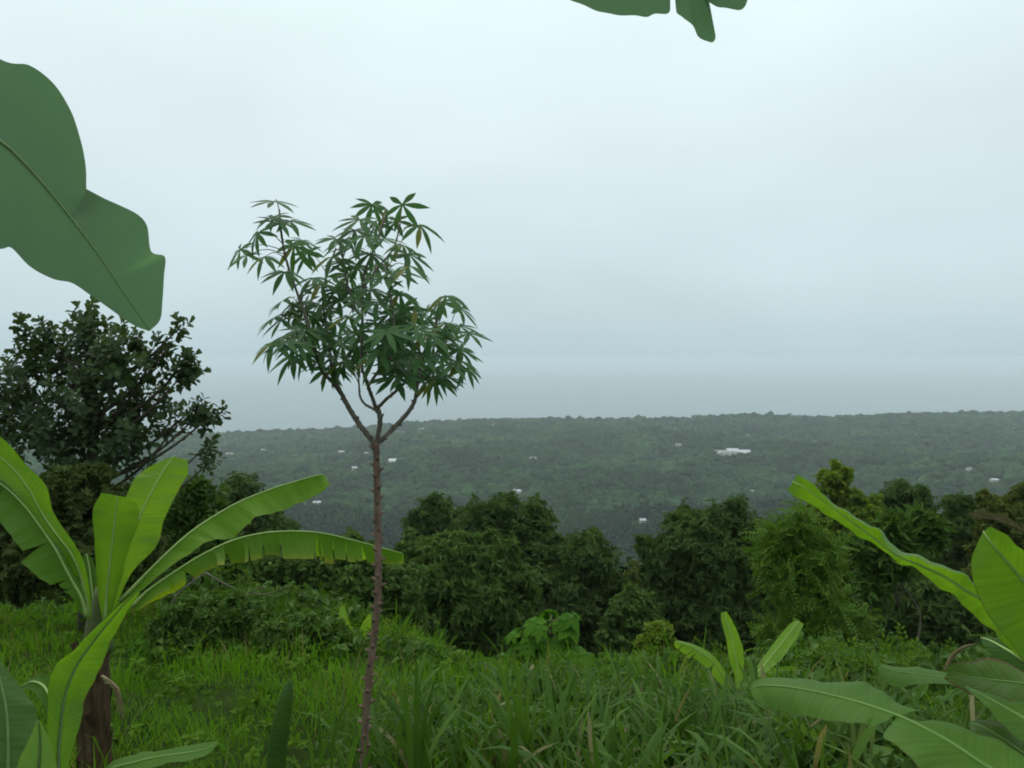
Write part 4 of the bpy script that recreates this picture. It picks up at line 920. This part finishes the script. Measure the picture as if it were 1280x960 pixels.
# ------------------------------------------------------------------ saplings with broad fresh leaves
lobed = palmate(5, .15, .075, 4, .35); lobed = (np.array(lobed[0]), np.array(lobed[1]))
sap_me = [new_mesh('leaf', lobed[0] * [1, s, 1], [tuple(q) for q in lobed[1].tolist()], M['fresh'], attrs={'rnd': np.full(len(lobed[0]), r_)}) for s, r_ in ((1, .2), (.8, .5), (1.15, .8))]
def sapling(label, base_px, d, tops, nleaf, size, name='sapling'):
    b = on_ground(base_px, d); t = thing(name, label, 'sapling', b, 'broad-leaved saplings')
    for tx, ty, spread in tops:
        pts = catmull([b - [0, 0, .05], b * .5 + P(tx, ty, d) * .5 + [rng.uniform(-.05, .05), 0, -.05], P(tx, ty, d)], 14)
        part('stem', *tube(pts, np.linspace(.018, .006, 14), 6), M['stem_green'], t, smooth_=True)
        for k in range(nleaf):
            f_ = rng.uniform(.38, 1.0); p0 = pts[int(f_ * 13)]; th = k * 2.4 + rng.uniform(-.3, .3)
            o = np.array([math.cos(th), math.sin(th), 0]); ln = spread * d / FPX * rng.uniform(.35, 1.0) * (1.25 - f_ * .7)
            h = p0 + o * ln + [0, 0, rng.uniform(.0, .08)]
            X = nrm(o + [0, -.2, -.65]); Z = nrm(np.array([0, -.2, 1]) + o * .6 + rng.normal(0, .15, 3)); Y = nrm(np.cross(Z, X)); Z = np.cross(X, Y)
            Mx = Matrix(((X[0], Y[0], Z[0], h[0]), (X[1], Y[1], Z[1], h[1]), (X[2], Y[2], Z[2], h[2]), (0, 0, 0, 1))) @ Matrix.Scale(size * random.uniform(.75, 1.25), 4)
            lf = linked('leaf', sap_me[k % 3], t, Mx)
            V, F = tube([p0, (p0 + h) / 2 + [0, 0, .01], h], [.004, .003, .002], 4)
            inv = np.array(Mx.inverted()); V = (np.c_[np.array(V), np.ones(len(V))] @ inv.T)[:, :3]
            po = bpy.data.objects.new('petiole', new_mesh('petiole', V, F, M['petiole'])); COL.objects.link(po); po.parent = lf
sapling('tall fresh green sapling in front of the mango trees', 688, 9.0, [(690, 768, 62), (655, 790, 46), (705, 795, 55), (672, 812, 55)], 30, 1.15)
sapling('low broad-leaved sapling at the meadow rim left of the bright banana plant', 800, 8.6, [(800, 838, 42), (780, 855, 36), (822, 850, 30)], 22, .95)
sapling('small sapling at the meadow edge behind the large banana stem', 190, 9.0, [(185, 800, 34), (205, 815, 30)], 16, 1.0)

# ------------------------------------------------------------------ dead branch, bleached leaf, dry palm frond, far thin trunks
d = 9.3; p0 = P(222, 745, d)
t = thing('dead_branch', 'bare grey dead branch poking out above the tangled low bush', 'branch', p0)
part('limb', *tube(catmull([P(205, 775, d), P(222, 743, d), P(240, 728, d), P(258, 716, d)], 12), np.linspace(.014, .010, 12), 7, rough=.3), M['pale_bark'], t, smooth_=True)
part('limb', *tube(catmull([P(258, 716, d), P(274, 726, d), P(292, 735, d), P(312, 741, d), P(330, 743, d), P(350, 737, d), P(366, 729, d)], 18), np.linspace(.011, .004, 18), 7, rough=.25), M['pale_bark'], t, smooth_=True)
part('twig', *tube(catmull([P(312, 741, d), P(322, 735, d), P(334, 733, d)], 8), np.linspace(.010, .004, 8), 5), M['pale_bark'], t, smooth_=True)
part('twig', *tube(catmull([P(240, 728, d), P(244, 716, d), P(250, 708, d)], 8), np.linspace(.010, .004, 8), 5), M['pale_bark'], t, smooth_=True)

d = 9.0
t = thing('bleached_leaf', 'pale bleached leaf drooping from a stalk at the meadow edge', 'leaf', P(278, 812, d))
V, F = [], []
for k, (mx, my, w) in enumerate(((277, 781, 1), (274, 785, 4), (272, 790, 6), (271, 795, 5.5), (272, 800, 1))):
    for s, dd in ((-1, .0), (0, -.04), (1, .02)): V.append(P(mx + s * w * .8 + 1, my, d + dd))
F = [(3 * k + e, 3 * k + e + 1, 3 * k + e + 4, 3 * k + e + 3) for k in range(4) for e in range(2)]
part('blade', V, F, M['white_leaf'], t, smooth_=True)
V, F = [], []
for k, (mx, my, w) in enumerate(((278, 781, 1), (281, 784, 3), (283, 788, 3), (284, 792, .6))):
    for s, dd in ((-1, .0), (0, -.03), (1, .02)): V.append(P(mx + s * w, my, d + dd))
F = [(3 * k + e, 3 * k + e + 1, 3 * k + e + 4, 3 * k + e + 3) for k in range(3) for e in range(2)]
part('blade', V, F, M['white_leaf'], t, smooth_=True)
part('stalk', *tube(catmull([on_ground(280, d), P(281, 800, d + .05), P(279, 785, d + .04), P(277, 780, d)], 10), np.linspace(.008, .004, 10), 5), M['petiole'], t, smooth_=True)

d = 7.5
t = thing('dry_palm_frond', 'dry brown palm frond arching in at the right edge', 'palm frond', P(1330, 700, d))
rach = catmull([P(1345, 715, d), P(1310, 685, d), P(1275, 662, d), P(1245, 650, d), P(1222, 648, d - .05)], 26)
part('stalk', *tube(rach, np.linspace(.012, .003, 26), 6), M['frond'], t, smooth_=True)
for k in range(4, 26):
    for s in ((-1, 1) if k % 2 else (1,)):
        T = nrm(rach[min(k + 1, 25)] - rach[k - 1]); sd_ = nrm(np.array([0, s * .55, .28 if s < 0 else .5]) + T * .9 + rng.normal(0, .1, 3)); l = .20 * math.sin(math.pi * (k + 3) / 32) + .05
        p0 = rach[k]; e = p0 + sd_ * l - [0, 0, .25 * l]; m_ = (p0 + e) / 2 + [0, 0, .12 * l]; w = np.cross(sd_, [0, 1, .2]); w = nrm(w) * .004
        part('leaflet', [p0, m_ + w, e, m_ - w], [(0, 1, 2), (0, 2, 3)], M['frond'], t)
part('stalk', *tube(catmull([P(1345, 715, d), P(1380, 760, d), on_ground(1400, d)], 8), np.linspace(.02, .035, 8), 6), M['bark'], t, smooth_=True)

# ------------------------------------------------------------------ grass
def blades(p, ln, w, lean, curl, seg=3, rnd=None):
    """vectorised grass blades: base points, length, width, lean direction angle, amount of curl"""
    n_ = len(p); th = rng.uniform(0, 6.28, n_); dirv = np.c_[np.cos(th), np.sin(th), 0 * th]; sv = np.c_[-np.sin(th), np.cos(th), 0 * th]
    tw = rng.uniform(-.7, .7, n_); sv = sv * np.cos(tw)[:, None] + dirv * np.sin(tw)[:, None]
    rows = []
    for k in range(seg + 1):
        s = k / seg; a_ = lean + curl * s
        # integrate the bent blade
        ss = np.linspace(0, s, 6)[None, :]; an = lean[:, None] + curl[:, None] * ss ** 1.3
        hx_ = np.trapz(np.sin(an), ss[0], axis=1) if s > 0 else 0 * lean; hz_ = np.trapz(np.cos(an), ss[0], axis=1) if s > 0 else 0 * lean
        c = p + dirv * (hx_ * ln)[:, None] + np.c_[0 * th, 0 * th, hz_ * ln]
        hw_ = w * (.75 + .5 * s - .2) * (1 if k < seg else 0.0) * .5 if k < seg else 0 * w
        if k < seg: rows += [c - sv * hw_[:, None], c + sv * hw_[:, None]]
        else: rows.append(c)
    V_ = np.stack(rows, 1); nv = V_.shape[1]; tf = []
    for k in range(seg - 1): tf += [(2 * k, 2 * k + 1, 2 * k + 3), (2 * k, 2 * k + 3, 2 * k + 2)]
    tf.append((2 * seg - 2, 2 * seg - 1, 2 * seg)); tf = np.array(tf)
    F_ = tf[None] + (np.arange(n_) * nv)[:, None, None]
    r = rng.random(n_) if rnd is None else rnd
    return V_.reshape(-1, 3), F_.reshape(-1, 3), np.repeat(r, nv)

def patch(n_, d0, d1, a0, a1):
    d_ = np.sqrt(rng.uniform(d0 ** 2, d1 ** 2, n_)); a_ = rng.uniform(a0, a1, n_); x = a_ * d_; return np.c_[x, d_, ground(x, d_) - .01]

p = patch(90000, 2.6, 18, -.72, .72)
cl = np.sin(p[:, 0] * 2.1 + 1) * np.sin(p[:, 1] * 1.7) + .6 * np.sin(p[:, 0] * 5.3) * np.sin(p[:, 1] * 4.7 + 2)
far_b = np.interp(p[:, 0] / p[:, 1], [-.8, -.35, -.12, .03, .8], [18.5, 17.5, 14, 11, 10.5]); keep = (p[:, 1] < far_b) & (cl > -1.0 + rng.random(len(p)) * .5); p = p[keep]; cl = cl[keep]; m = len(p)
v, f, a = blades(p, rng.uniform(.07, .24, m) * (1 + .9 * np.clip(cl, -.4, 2)) * np.where(rng.random(m) < .06, 1.9, 1.0), rng.uniform(.004, .010, m) * (.7 + p[:, 1] * .10), rng.uniform(.0, .5, m), rng.uniform(.2, 1.3, m), 3, np.clip(.5 + .35 * cl + rng.normal(0, .2, m), 0, 1))
tag(part('meadow_grass', v, f, M['grass'], None, attrs={'rnd': a}), 'short bright green grass covering the sloping meadow', 'grass', kind='stuff')

# broad-leaved low weeds through the meadow and down the slope
p = np.vstack([patch(4200, 4.5, 17, -.7, .7), patch(2600, 8, 24, -.1, .72), patch(1500, 13, 24, -.72, -.1)]); m = len(p)
p[:, 2] += rng.uniform(.02, .22, m)
tv, tf = sprig_whorl(7, .10, .055, .1, lambda a, b: leaf4(a, b, .5))
v, f, a = scatter(tv, tf, p, rdir(m), nrm(rng.normal(0, .35, (m, 3)) + [0, 0, 1]), rng.uniform(.3, .85, m))
tag(part('low_weeds', v, f, M['weed'], None, attrs={'rnd': a}), 'low leafy weeds growing through the grass', 'weeds', kind='stuff')

# taller tangle over the rim of the slope, between the meadow and the trees
p = np.vstack([patch(3400, 7.8, 15, -.14, .74), patch(1500, 15, 24, -.1, .74), patch(1000, 4.4, 7.8, .0, .62), patch(420, 2.9, 4.4, .36, .70), patch(1100, 8.2, 12.5, -.46, -.14), patch(1100, 13, 20, -.74, -.14)]); m = len(p)
hh = np.interp(p[:, 1], [4, 7, 9, 12, 24], [.25, .30, .26, .34, .6]) * np.where(p[:, 0] / p[:, 1] > .33, 1.9, 1.0) * np.where(p[:, 0] < -2, 2.0, 1.0) * (.6 + .5 * np.sin(p[:, 0] * 1.9 + 1) * np.sin(p[:, 1] * 1.4)) ; p[:, 2] += rng.random(m) ** .6 * np.maximum(hh, .08)
for nm_, tpl_, sel in (('undergrowth', SPRIG['broad'], rng.random(m) < .55), ('undergrowth', SPRIG['fine'], None)):
    sel_u = sel if sel is not None else ~sel_u
    q_ = p[sel_u]; k = len(q_)
    v, f, a = scatter(*tpl_, q_, rdir(k), nrm(rng.normal(0, .4, (k, 3)) + [0, -.2, 1]), rng.uniform(.35, .85, k))
    tag(part(nm_, v, f, M['mid' if sel is not None else 'weed'], None, attrs={'rnd': a}), 'tangled broad-leaved undergrowth along the rim of the slope' if sel is not None else 'feathery undergrowth along the rim of the slope', 'undergrowth', kind='stuff')

# tall coarse grass filling the lower right and the rim of the meadow
cents = np.vstack([patch(52, 3.6, 6.0, -.02, .50), patch(42, 3.0, 5.5, .10, .66), patch(22, 4.2, 6.5, -.20, .02), patch(60, 6, 9.5, -.05, .6), patch(60, 11, 17, -.72, -.18), patch(40, 10, 13, -.36, -.1)])
pb, ln_, wd_ = [], [], []
for c in cents:
    k = int(rng.integers(14, 28)); o = rng.normal(0, .10, (k, 2)); q_ = c[None, :2] + o
    pb.append(np.c_[q_, ground(q_[:, 0], q_[:, 1]) - .02])
    s = rng.uniform(.7, 1.2) * np.interp(c[1], [3, 4.5, 5.5, 7, 9, 20], [.82, .74, .52, .36, .32, .42]); ln_.append(rng.uniform(.45, 1.0, k) * s); wd_.append(rng.uniform(.010, .022, k))
p = np.vstack(pb); ln_ = np.concatenate(ln_); wd_ = np.concatenate(wd_); m = len(p)
wide = np.vstack([patch(420, 3.2, 6.2, -.16, .42), patch(330, 3.0, 5.2, .02, .62)]); mw = len(wide); wide[:, 2] -= .01
p = np.vstack([p, wide]); ln_ = np.r_[ln_, rng.uniform(.32, .92, mw) * np.interp(wide[:, 1], [3, 5, 6.2], [1, .85, .6])]; wd_ = np.r_[wd_, rng.uniform(.024, .042, mw)]; m = len(p)
v, f, a = blades(p, ln_, wd_, rng.uniform(.02, .45, m), rng.uniform(.3, 2.0, m), 6)
tag(part('tall_grass', v, f, M['tall'], None, attrs={'rnd': a}), 'tall coarse grass thicket filling the lower right of the meadow', 'grass', kind='stuff')

# single clumps that stand out, every blade its own part
def clump(label, px, d, tips, group='grass clumps standing out of the meadow', mat='tall'):
    b = on_ground(px, d); t = thing('grass_clump', label, 'grass', b, group)
    for tx, ty, w, bow in tips:
        e = P(tx, ty, d + rng.uniform(-.15, .15)); s0 = b + [rng.uniform(-.08, .08), rng.uniform(-.06, .06), -.02]
        mid_ = s0 * .45 + e * .55 + np.array([-(e - b)[0] * .25, 0, bow]); c = catmull([s0, mid_, e], 12)
        sv = nrm(np.array([1, rng.uniform(-.6, .6), .0]) + (.0 if abs((e - b)[0]) < .2 else np.array([0, .3, .7]))); T = nrm(np.gradient(c, axis=0)); sv = nrm(sv - T * (T @ sv)[:, None])
        prof = w * np.interp(np.linspace(0, 1, 12), [0, .25, .6, .85, 1], [.55, .9, 1, .6, .02]); up_ = np.cross(T, sv)
        V = np.stack([c - sv * prof[:, None] + up_ * prof[:, None] * .5, c, c + sv * prof[:, None] + up_ * prof[:, None] * .5], 1).reshape(-1, 3)
        F = [(3 * k + e_, 3 * k + e_ + 1, 3 * k + e_ + 4, 3 * k + e_ + 3) for k in range(11) for e_ in range(2)]
        part('blade', V, F, M[mat], t, smooth_=True, attrs={'rnd': np.full(len(V), rng.random())})
clump('tall grass clump with an upright and a left-arching blade before the sapling', 650, 4.4, [(578, 826, .013, .30), (641, 812, .015, .05), (662, 858, .012, .1), (618, 862, .010, .2), (690, 880, .012, .1), (720, 886, .014, .12), (600, 900, .012, .1), (640, 850, .012, .05)])
clump('grass clump whose blade bends right below the mango trees', 705, 4.8, [(736, 846, .012, .22), (712, 880, .013, .08), (690, 850, .010, .05), (745, 890, .012, .1), (668, 885, .012, .1)])
clump('broad-bladed grass clump close to the right of the slender trunk', 515, 4.0, [(492, 838, .016, .06), (520, 816, .014, .04), (545, 846, .014, .1), (470, 858, .013, .1), (560, 870, .012, .15), (505, 850, .014, .05), (535, 880, .014, .05), (480, 890, .014, .05)])
clump('upright grass clump left of the small bright banana plant', 845, 4.6, [(846, 862, .016, .02), (832, 830, .010, .05), (812, 845, .010, .08), (868, 850, .010, .06), (880, 880, .014, .05), (825, 880, .014, .05), (860, 890, .016, .03)])
clump('thin pale stalks of grass behind the broad low banana leaf', 1080, 3.6, [(1040, 808, .009, .10), (1082, 812, .009, .05), (1100, 845, .009, .05), (1112, 830, .008, .05), (1060, 850, .010, .05)], mat='pale_blade')
clump('grass clump in the bottom right under the low banana leaf', 1010, 3.0, [(965, 905, .013, .05), (1030, 915, .012, .05), (990, 925, .014, .1), (1070, 930, .012, .1), (940, 930, .012, .1)])
clump('thin dark-stemmed grass clump beside the rolled banana shoot', 400, 3.8, [(398, 880, .009, .03), (425, 850, .008, .08), (440, 870, .009, .1), (380, 900, .008, .05), (415, 905, .010, .03)])
clump('grass clump at the bottom between the shoot and the slender trunk', 430, 3.2, [(420, 925, .012, .04), (445, 915, .011, .06), (400, 935, .012, .06), (470, 920, .012, .08)])
clump('sunken grass clump at the bottom centre below the sapling', 760, 3.4, [(740, 905, .014, .05), (770, 890, .013, .04), (800, 910, .012, .08), (720, 920, .012, .08), (785, 935, .013, .03)])

clump('pale crossing stalks between the low banana leaves at the lower right', 1180, 2.9, [(1136, 852, .007, .02), (1185, 872, .007, .02), (1215, 862, .008, .04), (1165, 885, .010, .03), (1240, 890, .010, .03), (1200, 900, .012, .02)], mat='pale_blade')
clump('dark grass clump rising under the split banana leaf', 1090, 2.6, [(1060, 925, .012, .03), (1100, 935, .013, .03), (1030, 940, .012, .05), (1130, 950, .012, .03)])
